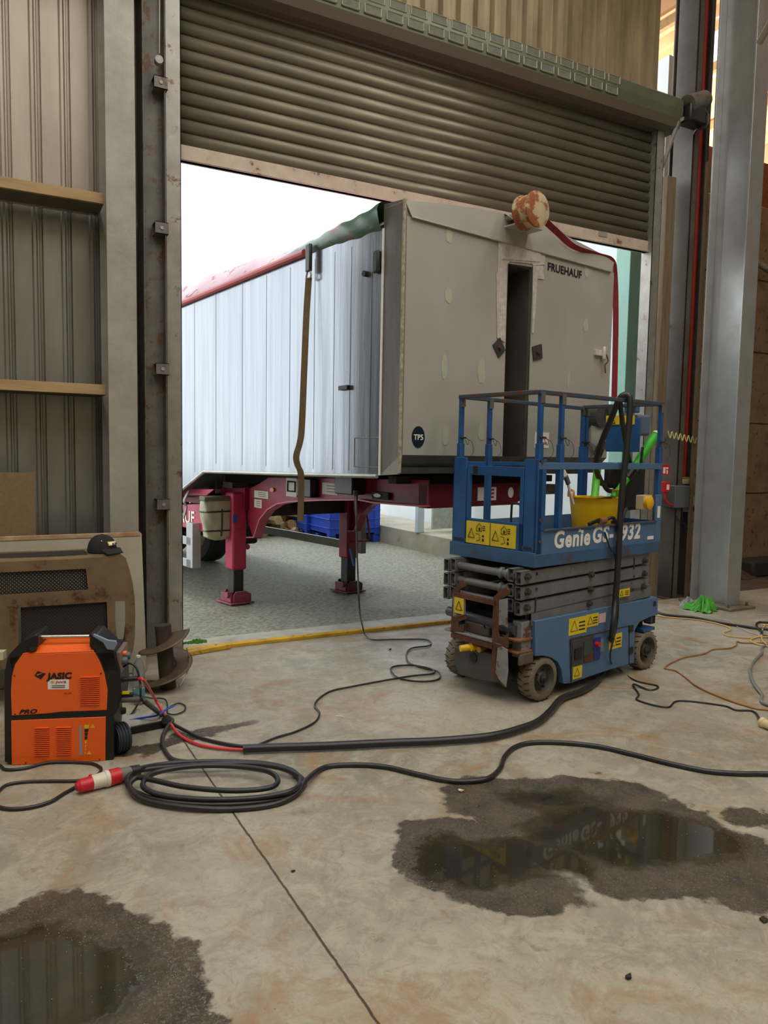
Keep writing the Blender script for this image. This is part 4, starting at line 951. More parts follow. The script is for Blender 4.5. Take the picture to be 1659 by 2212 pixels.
text('model_lettering','GS-1932',plane((a_.x,-.007,P0.z+.012),(1,0,0),(0,0,1)),.18,white,kp,bold=.006,width=b_.x-a_.x,sy=.88,shear=.12)
ac=L.p(1251,1150,b=0);B().prism([(ac.x-.02,-.0075,1.125),(ac.x+.02,-.0075,1.125),(ac.x,-.0075,1.15)],(0,.003,0)).build('lettering_accent',white,kp)
# posts and rails
rail=.032
def post(s,t,z0,z1,w=.034,name='rail_post',m=None): return B().box((s-w/2,t-w/2,z0),(s+w/2,t+w/2,z1)).build(name,m or blue,LR,bev=.003)
# near end thick uprights with gate
B().box((PS0,0,1.0),(PS0+.012,.10,1.62)).box((PS0,0,1.0),(PS0+.10,.012,1.62)).build('corner_upright',blue,LR,bev=.003)
B().box((PS0,PW-.13,1.0),(PS0+.012,PW,1.62)).box((PS0,PW-.012,1.0),(PS0+.1,PW,1.62)).build('corner_upright',blue,LR,bev=.003)
zl=1.60
def tpost(s,t,zlow=1.0,lab=True):
    q=post(s,t,zlow,1.72,.040);post(s,t,1.72,2.04,.030,'rail_post')
    pin=B();pin.cyl((s-.03,t-.02,1.76),(s+.03,t-.02,1.76),.006,8).tube([(s+.03,t-.02,1.76),(s+.05,t-.03,1.74),(s+.04,t-.03,1.71),(s+.02,t-.02,1.75)],.002,5)
    pin.tube([(s+.02,t-.02,1.76),(s+.07,t-.04,1.73),(s+.09,t-.04,1.66),(s+.05,t-.03,1.62)],.0015,5)
    pin.build('lock_pin',dark,q)
    B().box((s-.02,t-.02,1.98),(s+.02,t-.016,2.05)).build('post_clip',galvdark,q)
NS=L.p(1215,1000,b=0).x;FS1=L.p(1055,1000,b=PW-.03).x;FS2=L.p(1264,980,b=PW-.03).x
tpost(-.085,.02);tpost(NS,.02);tpost(-.09,PW-.03);tpost(FS1,PW-.03);tpost(FS2,PW-.03)
tpost(1.345,.02);tpost(1.345,PW-.03)
zt=2.05
B().bar((-.11,.02,zt),(1.37,.02,zt),.036,.028).build('top_rail',rustblue,LR,bev=.004)
B().bar((-.11,PW-.03,zt),(1.37,PW-.03,zt-.01),.034,.028).build('top_rail',rustblue,LR,bev=.004)
B().bar((-.10,.02,zt),(-.10,PW-.03,zt),.036,.028).build('end_rail',rustblue,LR,bev=.004)
B().bar((1.35,.02,zt),(1.35,PW-.03,zt),.036,.028).build('end_rail',rustblue,LR,bev=.004)
B().bar((PS0+.02,.01,1.575),(1.36,.01,1.575),.022,.045).build('mid_rail',bluefade,LR,bev=.003)
B().bar((PS0+.02,PW-.02,1.575),(1.36,PW-.02,1.575),.022,.03).build('mid_rail',blue,LR,bev=.003)
B().bar((1.35,.02,1.575),(1.35,PW-.03,1.575),.022,.04).build('mid_rail',blue,LR,bev=.003)
# gate
def gp_(px,py): P=L.p(px,py,a=PS0-.004);return(P.y,P.z)
def z1(X,Y):return(940+X/3.19,820+Y/3.19)
g=[z1(225,605),z1(635,605),z1(605,1165),z1(215,1125)]
gy0=.105;gy1=PW-.14
gate=B().box((PS0-.002,gy0,1.50),(PS0+.02,gy1,1.565)).box((PS0-.002,gy0,1.0),(PS0+.02,gy0+.03,1.5)).box((PS0-.002,gy1-.03,1.0),(PS0+.02,gy1,1.5)).box((PS0-.002,gy0,.99),(PS0+.008,gy1,1.195)).build('entry_gate',blue,LR,bev=.003)
y0,y1=gy0+.05,gy1-.01
sk=B().box((PS0-.007,y0,1.02),(PS0-.002,y1,1.175)).build('gate_stickers',yellow,gate)
b=B();X=PS0-.009
b.box((X,(y0+y1)/2-.002,1.02),(X+.002,(y0+y1)/2+.002,1.175))
for c in ((y1-.05),(y0+.5*(y1-y0)-.05)):
    b.tube([(X,c+.03,1.06),(X,c-.03,1.06),(X,c,1.125),(X,c+.03,1.06)],.003,4,0)
    b.tube([(X,c-.05,1.11),(X,c-.05,1.14),(X,c-.075,1.165),(X,c-.1,1.14),(X,c-.1,1.11),(X,c-.05,1.11)],.002,4,0)
    b.box((X,c-.085,1.115),(X+.002,c-.07,1.135))
    for k in range(3): b.box((X,c-.13,1.115+.014*k),(X+.002,c-.108,1.121+.014*k))
    b.tube([(X,c-.045,1.09),(X,c-.075,1.09),(X,c-.085,1.05),(X,c-.05,1.04)],.002,4,0)
    b.box((X,c-.12,1.04),(X+.002,c-.105,1.06));b.box((X,c-.12,1.07),(X+.002,c-.105,1.085))
b.build('sticker_pictograms',ink,sk)
B().tube([(PS0+.25,.42,1.05),(PS0+.25,.42,1.28),(PS0+.25,.40,1.30),(PS0+.25,.36,1.30),(PS0+.25,.34,1.28),(PS0+.25,.34,1.05)],.008,8,3).build('deck_hoop',dark,LR)
B().box((PS0-.006,gy1-.10,1.51),(PS0+.0,gy1-.06,1.56)).build('gate_latch',dark,gate)
for q in ((.02,1.62,PS0),(.02,1.24,PS0),(.02,1.1,PS0)): B().cyl((q[2]+.05,-.006,q[1]-.02),(q[2]+.05,.0,q[1]-.02),.012,8).build('bolt',rust,LR)
# control station on the far end rail
pp=L.p(1340,960,b=PW-.2)
cx=1.30
def cpt(px,py,a=1.30): P=L.p(px,py,a=a);return P
c0=L.p(1310,903,a=1.32);c1=L.p(1380,976,a=1.32)
bp=B().box((1.32,c1.y,L.p(1345,976,a=1.32).z),(1.332,c0.y,L.p(1345,903,a=1.32).z)).build('control_backboard',blue,LR,bev=.004)
for x0,x1 in((1310,1338),(1347,1371)):
    a_=L.p(x0,898,a=1.318);b_=L.p(x1,917,a=1.318)
    y_=B().box((1.314,b_.y,b_.z),(1.318,a_.y,a_.z)).build('warning_sticker',yellow,bp)
    m_=(a_.y+b_.y)/2;B().tube([(1.312,m_-.025,b_.z+.01),(1.312,m_+.025,b_.z+.01),(1.312,m_,a_.z-.01),(1.312,m_-.025,b_.z+.01)],.003,4,0).build('warning_pictogram',ink,y_)
a_=L.p(1336,915,b=.5);b_=L.p(1362,950,b=.5)
cb=B().box((a_.x,.44,b_.z),(b_.x,.56,a_.z)).build('control_box',blackp,LR,bev=.012)
B().cyl((a_.x+.02,.47,a_.z),(a_.x+.02,.47,a_.z+.03),.015,14).build('stop_button',red,cb)
B().box((a_.x+.05,.46,a_.z),(b_.x-.02,.54,a_.z+.008)).build('control_label',white,cb)
a_=L.p(1374,895,b=.3);b_=L.p(1400,942,b=.3)
B().box((a_.x,.28,b_.z),(b_.x,.40,a_.z)).build('manual_box',mat('manual box',(92,106,134),rough=.5),LR,bev=.02)
a_=L.p(1374,875,b=.3);b_=L.p(1405,895,b=.3);B().box((a_.x,.26,b_.z),(1.34,.34,a_.z)).build('charger_box',mat('charger box',(74,100,140),rough=.5),LR,bev=.01)
# big black bag / hose guard hanging inside
a_=L.p(1314,1012,b=.45);b_=L.p(1382,1100,b=.45)
def bagfn(u,v):
    x=a_.x+(b_.x-a_.x)*(.0+u);z=b_.z+(a_.z-b_.z)*v
    return (x+.02*math.sin(v*5),.42+.05*math.sin(u*PI)*-1+.015*math.sin(u*9+v*5),z)
kb=B().box((a_.x+.16,.40,b_.z),(b_.x,.52,a_.z+.05)).box((a_.x,.42,a_.z-.16),(a_.x+.2,.5,a_.z+.02)).build('tool_bag',mat('black fabric',(24,24,26),(34,34,36),scale=20,rough=.9,bump=.5),None,bev=.03)
kb.parent=None;kb.matrix_world=LR.matrix_basis if 0 else (Matrix.Translation(L.o)@Matrix.Rotation(L.a,4,'Z'))
tag(kb,'large black fabric bag hanging inside the lift basket behind the yellow tub','bag')
# socket box
def lthing(name,label,cat,loc,group=None): return thing(name,label,cat,L.o+L.e1*loc[0]+L.e2*loc[1]+Vector((0,0,loc[2])),L.a,group)
P=L.p(1390,1085,b=.03)
sb=B().box((P.x-.045,.0,P.z-.055),(P.x+.07,.07,P.z+.055)).build('socket_box',mat('socket box',(190,176,144),rough=.5),LR,bev=.006)
B().lathe((P.x-.005,.0,P.z),(0,-1,0),[(.048,0),(.05,.03),(.042,.036),(.01,.04)],26).build('socket_lid',mat('socket lid',(230,176,30),rough=.45),sb,smooth=True)
# ---- things in the basket
P0=L.p(1241,1134,b=.3);P1=L.p(1342,1072,b=.3)
zr=L.p(1290,1078,b=.3).z;tx=(L.p(1236,1075,b=.32).x+L.p(1343,1075,b=.32).x)/2;rr=(L.p(1340,1075,b=.32).x-L.p(1240,1075,b=.32).x)/2*.66;tx-=.012
tub=lthing('builders_tub','yellow flexible tub with handles standing in the lift basket','tub',(tx,.33,1.045))
h=zr-1.045+.01
B().lathe((0,0,0),(0,0,1),[(rr*.78,0),(rr*.84,.03),(rr*.96,h*.8),(rr,h),(rr*1.02,h+.004),(rr*.97,h),(rr*.93,h*.8),(rr*.76,.01)],48).build('tub_body',tubyel,tub,smooth=True)
for a in (PI*.82,-PI*.1):
    x,y=rr*math.cos(a),rr*math.sin(a);t=Vector((-math.sin(a),math.cos(a),0))*.055;c=Vector((x,y,h))
    B().tube([c-t,c-t*.9+Vector((0,0,.045)),c+Vector((0,0,.055)),c+t*.9+Vector((0,0,.045)),c+t],.009,8,5).build('tub_handle',mat('tub handle',(206,140,60) if a>0 else (240,190,30),rough=.5),tub)
# float: white trowel/straight edge
def wl(px,py,b): P=L.p(px,py,b=b);return L.o+L.e1*P.x+L.e2*P.y+Vector((0,0,P.z))
t1,t2,t3=wl(1237,1074,.2),wl(1224,1035,.2),wl(1214,1015,.2)
sq=thing('trowel','white handled tool standing up out of the left side of the yellow tub','tool',wl(1239,1090,.2))
o=sq.location
B().bar(wl(1239,1090,.2)-o,t2-o,.012,.02).build('shaft',mat('shaft white',(226,224,220),rough=.4),sq,bev=.003)
B().bar(t2-o,t3-o,.02,.04).build('blade',mat('cream blade',(236,230,206),rough=.5),sq,bev=.003)
B().bar(wl(1228,1046,.19)-o,wl(1222,1028,.19)-o,.024,.03).build('grip',mat('grey grip',(90,92,96),rough=.5),sq,bev=.004)
# green torch hose tube
gt=thing('green_tube','long lime green tube leaning out of the yellow tub to the upper right','tube',wl(1322,1072,.3))
o=gt.location
B().cyl(wl(1325,1074,.3)-o,wl(1357,1030,.26)-o,.026,20).build('lower_tube',green,gt,smooth=True)
B().cyl(wl(1355,1032,.26)-o,wl(1369,1014,.24)-o,.032,18).build('coupling',blackp,gt,smooth=True)
B().cyl(wl(1368,1014,.24)-o,wl(1415,940,.18)-o,.034,22).build('upper_tube',green,gt,smooth=True)
B().cyl(wl(1415,940,.18)-o,wl(1418,936,.18)-o,.034,22,r2=.03).build('end_cap',mat('cap pale',(210,220,170),rough=.5),gt)
B().bar(wl(1318,1078,.28)-o,wl(1290,1082,.26)-o,.04,.04).build('motor_housing',blackp,gt,bev=.01)
g2=thing('green_tube','short upright lime green tube standing in the left of the yellow tub','tube',wl(1284,1080,.36));o=g2.location
B().cyl(Vector((0,0,0)),wl(1291,1005,.42)-o,.030,20).build('tube_body',mat('bright lime',(110,214,60),(96,200,54),scale=3,rough=.35),g2,smooth=True)
B().cyl(Vector((0,0,-.02)),Vector((0,0,.03)),.034,18).build('tube_collar',mat('collar yellow green',(190,190,40),rough=.5),g2)
sp_=[]
for i in range(120):
    f=i/119;P=wl(1388-f*6,966+f*60,.15);a=i*1.3;sp_.append(P+Vector((.012*math.cos(a),.012*math.sin(a),0)))
tag(B().tube(sp_,.003,5,0).build('coiled_cable',black),'thin black coiled cable hanging beside the green tube','cable')
# bits on the platform edge
tag(B().box((-.09,.03,0),(.09,.13,.07)).cyl((-.12,.08,.05),(.13,.08,.06),.03,12).build('grinder',mat('grinder',(70,74,78),(50,48,46),scale=12,rough=.5),bev=.012),'small dark power tool lying left of the yellow tub','tool')
gr=bpy.data.objects['grinder'];P=L.p(1232,1130,b=.1);gr.location=L.o+L.e1*(P.x-.05)+L.e2*.02+Vector((0,0,1.05));gr.rotation_euler=(0,0,L.a)
P=L.p(1285,1128,b=.05)
tc_=lthing('welding_torch','brown and black welding torch lying on the lift edge before the tub','torch',(P.x,.01,1.185))
B().bar((-.13,0,-.015),(.02,.01,.01),.02,.026).build('torch_neck',blackp,tc_,bev=.006)
B().cyl((-.0,.0,.0),(.08,.01,.0),.022,14).build('torch_grip',mat('brown grip',(120,84,66),rough=.6),tc_,smooth=True)
B().tube([(.08,.01,0),(.14,.0,.02),(.17,-.01,.0),(.18,-.03,-.08)],.012).build('torch_cable',black,tc_)
B().tube([(.2,.03,-.02),(.3,.02,.0),(.38,.05,.05),(.42,.06,.07)],.014).build('torch_hose',black,tc_)
# umbilical over the rail
def W2(px,py,b): return wl(px,py,b)
um=[W2(1300,1045,.4),W2(1288,1010,.34),W2(1298,960,.24),W2(1322,900,.12),W2(1338,862,.04),W2(1352,853,.0),W2(1361,868,-.03),W2(1356,950,-.04),W2(1346,1040,-.04),W2(1341,1100,-.04),W2(1336,1200,-.05),W2(1330,1290,-.05),W2(1322,1370,-.06)]
um2=[W2(1339,862,.03),W2(1343,900,.08),W2(1352,960,.2),W2(1360,1010,.3),W2(1340,1055,.36),W2(1315,1060,.38),W2(1300,1040,.4)]
fl=[at(x,y,Z=.03) for x,y in ((1312,1425),(1298,1462),(1262,1490),(1215,1508),(1190,1535),(1165,1557),(1130,1572),(1060,1590),(950,1600),(850,1604),(700,1611),(600,1614),(525,1617))]
q=thing('torch_cable_bundle','thick black sleeved cable bundle running from the lift rail across the floor','cable')
B().tube(um+fl,.022,12,8).build('sleeve',black,q,smooth=True)
B().tube(um2,.018,10,8).build('cable_loop',black,q,smooth=True)
B().tube([W2(1290,985,.32)+Vector((0,0,.0)),W2(1297,975,.3)+Vector((0,0,.03)),W2(1303,962,.26)],.034,12,4).build('rubber_boot',black,q)
tag(B().tube([W2(1306,1150,-.03),W2(1318,1185,-.03),W2(1330,1210,-.03),W2(1335,1330,-.045),W2(1318,1420,-.05),at(1340,1448,Z=.006),at(1372,1470,Z=.006),at(1418,1481,Z=.006),at(1418,1488,Z=.006),at(1400,1490,Z=.006),at(1368,1478,Z=.014),at(1380,1500,Z=.006),at(1378,1513,Z=.006),at(1440,1528,Z=.006),at(1468,1514,Z=.006),at(1560,1524,Z=.006),at(1590,1534,Z=.006),at(1628,1537,Z=.008),at(1645,1560,Z=.02)],.0065,8,8).build('extension_lead',black,smooth=True),'thin black lead from under the lift to the cream plug','cable')
p=at(1646,1560,Z=.028);p2=at(1672,1572,Z=.028)
pq=thing('cable_plug','cream round plug on the floor at the right edge of the view','plug',p)
B().cyl((0,0,0),p2-p,.026,18).cyl((0,0,0),(p2-p)*.25,.032,18).build('plug_body',mat('plug cream',(226,206,160),rough=.5),pq,smooth=True)
# ================================================================== WELDER
Wf=Fr(.10,4.22,-18.8)
WR=frthing(Wf,'welding_machine','orange and black welding machine with its cooler standing at the left','welding machine')
def wz(X,Y): return (X/3.687,1340+Y/3.687)
def wpt(X,Y,b=0): P=Wf.p(*wz(X,Y),b=b);return Vector((P.x,b,P.z))
orange=mat('welder orange',(240,98,18),rough=.38,coat=.2)
wblk=mat('welder black',(24,24,25),rough=.45)
def wpan(name,pts,m,t=-.004,th=.006,par=WR,bev=0): return B().prism([wpt(*q)+Vector((0,t,0)) for q in pts],(0,th,0)).build(name,m,par,bev=bev)
D_=.26
prof=[(95,1150),(35,1130),(32,780),(34,420),(60,290),(178,276),(752,254),(905,245),(955,400),(965,560),(950,690),(905,765),(905,1112),(845,1120)]
B().prism([wpt(*q) for q in prof],(0,D_,0)).build('case',wblk,WR,bev=.006)
wpan('upper_side_panel',[(178,272),(752,250),(795,325),(832,420),(858,550),(852,712),(95,757),(88,560),(97,440),(122,350)],orange,bev=.002)
wpan('lower_side_panel',[(90,797),(843,766),(840,1116),(95,1150)],orange,bev=.002)
a_,b_=wpt(178,268),wpt(752,246);zt_w=wpt(300,196,.06).z
c_,d_=wpt(300,205,.05),wpt(712,200,.05)
B().add([a_+Vector((0,-.003,0)),b_+Vector((0,-.003,0)),Vector((d_.x,.05,zt_w-.0)),Vector((c_.x,.05,zt_w)),Vector((d_.x,.2,zt_w)),Vector((c_.x,.2,zt_w))],[(0,1,2,3),(3,2,4,5)]).build('top_cover',orange,WR,solid=.004)
# cut look: black shoulders each side of the cover are the case itself; handle on top
hA,hB=wpt(288,133,.06),wpt(712,127,.06)
B().cyl(hA,hB,.010,14).build('handle_bar',mat('bar steel',(200,196,186),rough=.25,metal=.9),WR,smooth=True)
B().prism([wpt(285,110,0),wpt(302,120,0),wpt(302,208,0),wpt(176,272,0),wpt(122,350,0),wpt(98,438,0),wpt(60,285,0),wpt(180,160,0)],(0,.2,0)).build('handle_end',wblk,WR,bev=.006)
B().prism([wpt(715,108,0),wpt(770,112,0),wpt(905,238,0),wpt(955,400,0),wpt(834,420,0),wpt(797,325,0),wpt(754,250,0),wpt(712,212,0)],(0,.2,0)).build('handle_end',wblk,WR,bev=.006)
cc=wpt(252,225,-.0);B().cyl((cc.x,.012,cc.z-.012),(cc.x,.012,cc.z+.012),.022,24).build('filler_cap',mat('cap brown black',(40,34,30),rough=.5),WR,smooth=True)
def louv(x0,x1,y0,y1,n):
    b=B()
    for k in range(n):
        y=y0+(y1-y0)*k/(n-1);p,q=wpt(x0,y),wpt(x1,y-(x1-x0)*.02)
        b.bar(p+Vector((0,-.008,0)),q+Vector((0,-.008,0)),.010,.0045)
    b.build('louvre_vent',orange,WR,bev=.001)
    b=B()
    for k in range(n):
        y=y0+(y1-y0)*(k+.5)/(n-1);p,q=wpt(x0,y),wpt(x1,y-(x1-x0)*.02)
        b.bar(p+Vector((0,-.0045,0)),q+Vector((0,-.0045,0)),.001,.002)
    b.build('vent_shadow_gap',mat('vent gap',(150,40,10),rough=.6),WR)
louv(642,795,450,668,15);louv(278,395,855,1070,15);louv(452,568,850,1065,15)
def wtxt(name,s,X0,X1,Y,size,m,par=WR,t=-.006,**k):
    p,q=wpt(X0,Y),wpt(X1,Y);return text(name,s,plane(p+Vector((0,t,0)),(1,0,0),(0,0,1)),size,m,par,width=q.x-p.x,depth=.0005,**k)
wtxt('maker_name','JASIC',372,575,466,.034,ink,bold=.0018,shear=.1,sy=1.3)
wpan('logo_diamond',[(276,440),(300,402),(368,422),(328,468)],ink,-.0055,.001)
wpan('logo_slash',[(292,430),(345,412),(330,424),(300,438)],orange,-.0065,.001)
js=wpan('sticker',[(383,470),(551,468),(551,546),(383,548)],white,-.0055,.001)
wtxt('sticker_text','JWS',444,530,497,.014,mat('sticker red',(180,40,50),rough=.5),js,-.007,bold=.0003)
wpan('sticker_mark',[(402,488),(420,476),(438,488),(420,500)],mat('sticker gold',(220,160,60),rough=.5),-.007,.001,js)
for k in range(2): wpan('sticker_line',[(415,515+k*14),(520,513+k*14),(520,519+k*14),(415,521+k*14)],mat('line grey',(90,90,90),rough=.5),-.007,.001,js)
wtxt('compliance_mark','CE UK',510,572,586,.012,mat('rust ink',(110,44,20),rough=.6))
wtxt('range_name','PRO',155,300,742,.030,ink,bold=.0012,shear=.3)
wpan('lower_stripe',[(330,745),(480,725),(852,712),(852,722),(480,748)],ink,-.0055,.001)
for q in ((118,440),(806,420),(122,745),(828,716),(208,1132),(795,1106)):
    c=wpt(*q);B().cyl((c.x,-.007,c.z),(c.x,-.003,c.z),.0035,10).build('screw',ink,WR)
wpan('coolant_gauge',[(632,838),(654,838),(657,1070),(634,1074)],mat('gauge grey',(150,146,144),rough=.4),-.006,.002)
for k,(y0,y1,x0,x1,m_) in enumerate(((832,858,672,712,yellow),(864,888,674,708,ink),(894,916,675,703,ink),(922,946,676,698,ink),(956,980,677,694,yellow),(990,1010,678,690,yellow),(1018,1036,678,688,yellow),(1046,1066,678,686,yellow))):
    wpan('gauge_mark',[(x0,y0),(x1,y0),(x1-5,y1),(x0+2,y1)],m_,-.006,.001)
for q in ((740,840),(712,1052)): wpan('warning_triangle',[(q[0],q[1]-18),(q[0]+20,q[1]+14),(q[0]-20,q[1]+14)],mat('amber yellow',(236,180,30),rough=.5),-.006,.001)
# right end: front of the machine
xe=wpt(950,500).x
g=B().box((xe-.02,.02,wpt(950,440).z),(xe+.006,.24,wpt(950,260).z)).build('control_face',mat('control face',(120,100,92),rough=.4),WR,bev=.006)
B().cyl((xe,.09,wpt(950,300).z),(xe+.025,.09,wpt(950,300).z),.014,14).build('knob',mat('orange knob',(226,110,60),rough=.4),g)
B().cyl((xe,.07,wpt(965,350).z),(xe+.03,.07,wpt(965,350).z),.02,16).cyl((xe,.17,wpt(965,350).z),(xe+.03,.17,wpt(965,350).z),.02,16).build('knob',mat('grey knob',(86,96,106),rough=.4),g)
B().prism([wpt(x_,y_,-.02) for x_,y_ in ((745,108),(860,158),(925,165),(932,195),(905,240),(850,232),(820,180),(735,128))],(0,.018,0)).build('torch_hanger',mat('hanger grey',(120,132,150),rough=.45),WR,bev=.004)
for (X0,Y0,X1,Y1,r_,m_) in ((945,478,1100,462,.0135,wblk),(945,632,1120,628,.0165,mat('dinse grey',(92,92,88),rough=.5)),(960,600,1060,590,.011,wblk)):
    B().cyl(wpt(X0-30,Y0,.06),wpt(X1,Y1,.06),r_,16).build('cable_connector',m_,WR,smooth=True)
c=wpt(1000,576,.05);B().box((c.x-.02,.04,c.z-.006),(c.x+.02,.06,c.z+.006)).build('brass_fitting',yellow,WR)
# left end bits
c=wpt(30,290,.05);B().box((c.x-.03,.03,c.z-.012),(c.x+.004,.08,c.z+.03)).build('gas_fitting',mat('fitting cream',(196,190,150),rough=.5),WR)
# ------------------------------------------------------------------ CABLES on the floor
def fpts(l,z=.011): return [at(x,y,Z=z if len(q_)<3 else q_[2]) for q_ in l for x,y in [q_[:2]]]
def cable(name,l,r,m,label,z=None,cat='cable',sm=8): return tag(B().tube(fpts(l,z or r+.002),r,10,sm).build(name,m,smooth=True),label,cat)
def zc(X,Y): return (X/3.687,1340+Y/3.687)
cable('power_lead',[zc(*q) for q in ((-60,1130),(0,1155),(50,1188),(200,1178),(400,1132),(700,1136),(790,1165),(805,1190),(780,1225),(700,1262),(600,1278),(400,1280),(200,1286),(60,1308),(0,1350),(-40,1400))],.0075,black,'black lead from behind the welding machine passing in front of its orange base')
cable('power_lead',[zc(*q) for q in ((-60,1450),(0,1488),(100,1502),(250,1488),(400,1445),(500,1385),(600,1328))],.0085,black,'black lead curving along the floor into the red and white connector')
# industrial connector
A_=Vector(at(*zc(605,1328),Z=.04));E_=Vector(at(*zc(1110,1190),Z=.04))
cn=thing('industrial_connector','red and white industrial cable connector lying in front of the welder','connector',A_)
dv=(E_-A_);u_=dv.normalized();Ln=dv.length
def seg(name,f0,f1,r0,r1,m): return B().cyl(u_*Ln*f0,u_*Ln*f1,r0,24,r2=r1).build(name,m,cn,smooth=True)
seg('plug_nut',0,.05,.018,.028,red);seg('plug_nut_body',.05,.24,.030,.034,red)
seg('plug_body',.24,.48,.034,.037,mat('connector white',(214,206,188),rough=.4))
seg('locking_ring',.44,.50,.040,.040,mat('connector white'))
seg('coupler_collar',.50,.68,.040,.038,red)
seg('coupler_body',.68,.88,.034,.026,mat('connector grey',(112,110,104),rough=.5))
seg('coupler_nut',.86,1.0,.03,.026,wblk)
s_=seg('hinged_lid',.33,.36,.02,.02,red);s_.location=Vector((-.03,.045,.0))
# coil of heavy cable
b=B();pts=[]
def cp(cx,cy,rx,ry,a): return (cx+rx*math.cos(a),cy+ry*math.sin(a))
seq=[(300,1668),(330,1655),(400,1648),(500,1648),(580,1655),(640,1670),(654,1692),(630,1715),(560,1732),(470,1738),(380,1732),(310,1715),(280,1690),(275,1668)]
seq+=[(300,1655),(380,1650),(470,1652),(545,1658),(590,1675),(598,1692),(580,1706),(520,1712),(430,1708),(360,1698),(320,1690),(285,1694)]
seq2=[(290,1720),(350,1740),(450,1745),(560,1742),(620,1728),(650,1705),(665,1680),(700,1658),(760,1652),(830,1656),(900,1672),(960,1685),(1010,1688),(1055,1681),(1080,1660),(1090,1635),(1112,1614),(1150,1604),(1210,1604),(1290,1612),(1370,1630),(1450,1650),(1530,1666),(1600,1671),(1670,1672),(1900,1682)]
ext=[(330,1672),(305,1700)]+[]
z=.014
col=[(302,1664,.03),(350,1658,.03),(440,1652,.04),(540,1650,.04),(610,1660,.04),(650,1680,.03),(655,1700,.014),(620,1722,.014),(540,1735,.014),(440,1738,.014),(350,1730,.014),(290,1710,.014),(275,1685,.03),(295,1663,.045),(360,1650,.02),(450,1645,.014),(560,1648,.014),(625,1662,.014),(648,1685,.03),(630,1708,.045),(550,1724,.035),(440,1727,.035),(350,1718,.035),(310,1700,.045),(318,1680,.05),(350,1665,.05),(420,1655,.055),(500,1655,.055),(575,1665,.06),(600,1685,.06),(580,1702,.06),(500,1708,.06),(400,1700,.055),(330,1685,.055),(295,1680,.05),(280,1700,.03),(310,1728,.02),(400,1744,.02),(500,1748,.014),(590,1738,.014),(640,1715,.02),(662,1685,.035)]
tail=[(x,y,.014) for x,y in seq2[7:]]
tag(B().tube([at(x,y,Z=zz_) for x,y,zz_ in col+tail],.013,12,8).build('heavy_cable',black,smooth=True),'heavy black cable coiled on the floor and running off to the right','cable')
# thin lead hanging from the trailer
hang=[T.o+T.e1*P.x+T.e2*P.y+Vector((0,0,P.z)) for P in (T.p(769,1066,a=.0),T.p(770,1110,a=-.04),T.p(771,1180,a=-.06),T.p(773,1240,a=-.09),T.p(777,1320,a=-.09))]
fl=[at(783,1352,Z=.12),at(787,1368,Z=.03)]+[at(x,y,Z=.009) for x,y in ((795,1378),(810,1382),(860,1381),(915,1381),(931,1387),(925,1395),(890,1400),(878,1412),(884,1432),(915,1443),(948,1452),(945,1468),(905,1472),(862,1465),(845,1450),(850,1440),(890,1437),(930,1445),(935,1455),(890,1460),(830,1470),(760,1483),(715,1493),(688,1510),(680,1525),(690,1540),(680,1560),(640,1580),(600,1592),(560,1608))]
tag(B().tube(hang+fl,.0065,8,8).build('trailer_lead',black,smooth=True),'thin black lead hanging from the trailer and snaking over the floor','cable')
P=T.p(769,1068,a=.0)
cl=thing('lead_clamp','small black plug where the thin lead hangs from the trailer underside','plug',T.o+T.e1*P.x+T.e2*P.y+Vector((0,0,P.z)))
B().cyl((0,0,.0),(0,0,-.16),.016,12,r2=.009).cyl((0,0,0),(0,0,.03),.02,12).build('plug_body',wblk,cl,smooth=True)
# welding leads from the machine
def wloc(X,Y,b): P=wpt(X,Y,b);return Wf.o+Wf.e1*P.x+Wf.e2*P.y+Vector((0,0,P.z))
def mix(name,pre,l,r,m,label,z=None): return tag(B().tube(pre+fpts(l,z or r+.003),r,10,8).build(name,m,smooth=True),label,'cable')
mix('red_cable',[wloc(1095,462,.06),wloc(1150,485,.05)],[(334,1508,.14),(350,1535,.08),(368,1562,.04),(388,1588,.014),(425,1607,.012),(470,1616,.012),(530,1620,.012)],.0085,mat('cable red',(214,60,64),rough=.4),'red welding cable curving from the machine to the black bundle')
mix('black_cable',[wloc(1120,630,.06),wloc(1160,645,.05)],[(340,1535,.06),(365,1558,.035),(400,1578,.02),(440,1596,.012),(520,1612,.012),(600,1613,.012)],.010,black,'thick black welding cable from the lower machine socket to the bundle')
mix('grey_cable',[wloc(1150,650,.05)],[(350,1545,.06),(372,1555,.05),(362,1570,.03),(352,1590,.012),(352,1610,.012),(362,1630,.012),(378,1642,.012),(420,1648,.012)],.012,mat('grey black',(52,52,52),rough=.5),'dark grey cable dropping from the machine and curling on the wet patch')
mix('gas_hose',[wloc(985,370,.08),wloc(1030,342,.07),wloc(1080,370,.06),wloc(1110,460,.05),wloc(1120,600,.05)],[(298,1520,.05),(286,1540,.01),(275,1552,.01)],.006,black,'thin black hose arching over the bottle beside the machine')
mix('blue_cable',[],[(275,1557,.05),(300,1552,.06),(340,1545,.09),(360,1532,.10),(375,1525,.08)],.006,mat('cable blue',(40,80,190),rough=.4),'short blue hose crossing the white lid of the black case')
mix('control_lead',[wloc(1060,590,.05)],[(325,1508,.05),(355,1510,.03),(362,1525,.01),(362,1540,.01),(380,1543,.01),(398,1535,.01),(400,1525,.01),(385,1519,.01),(368,1526,.01)],.0045,black,'thin black lead ending in a small loop beside the white lidded case')
tag(B().cyl(at(364,1553,Z=.06)+Vector((-.015,0,0)),at(366,1560,Z=.03),.028,16).build('cable_tie_wrap',black),'black tape wrap holding the welding leads together','wrap')
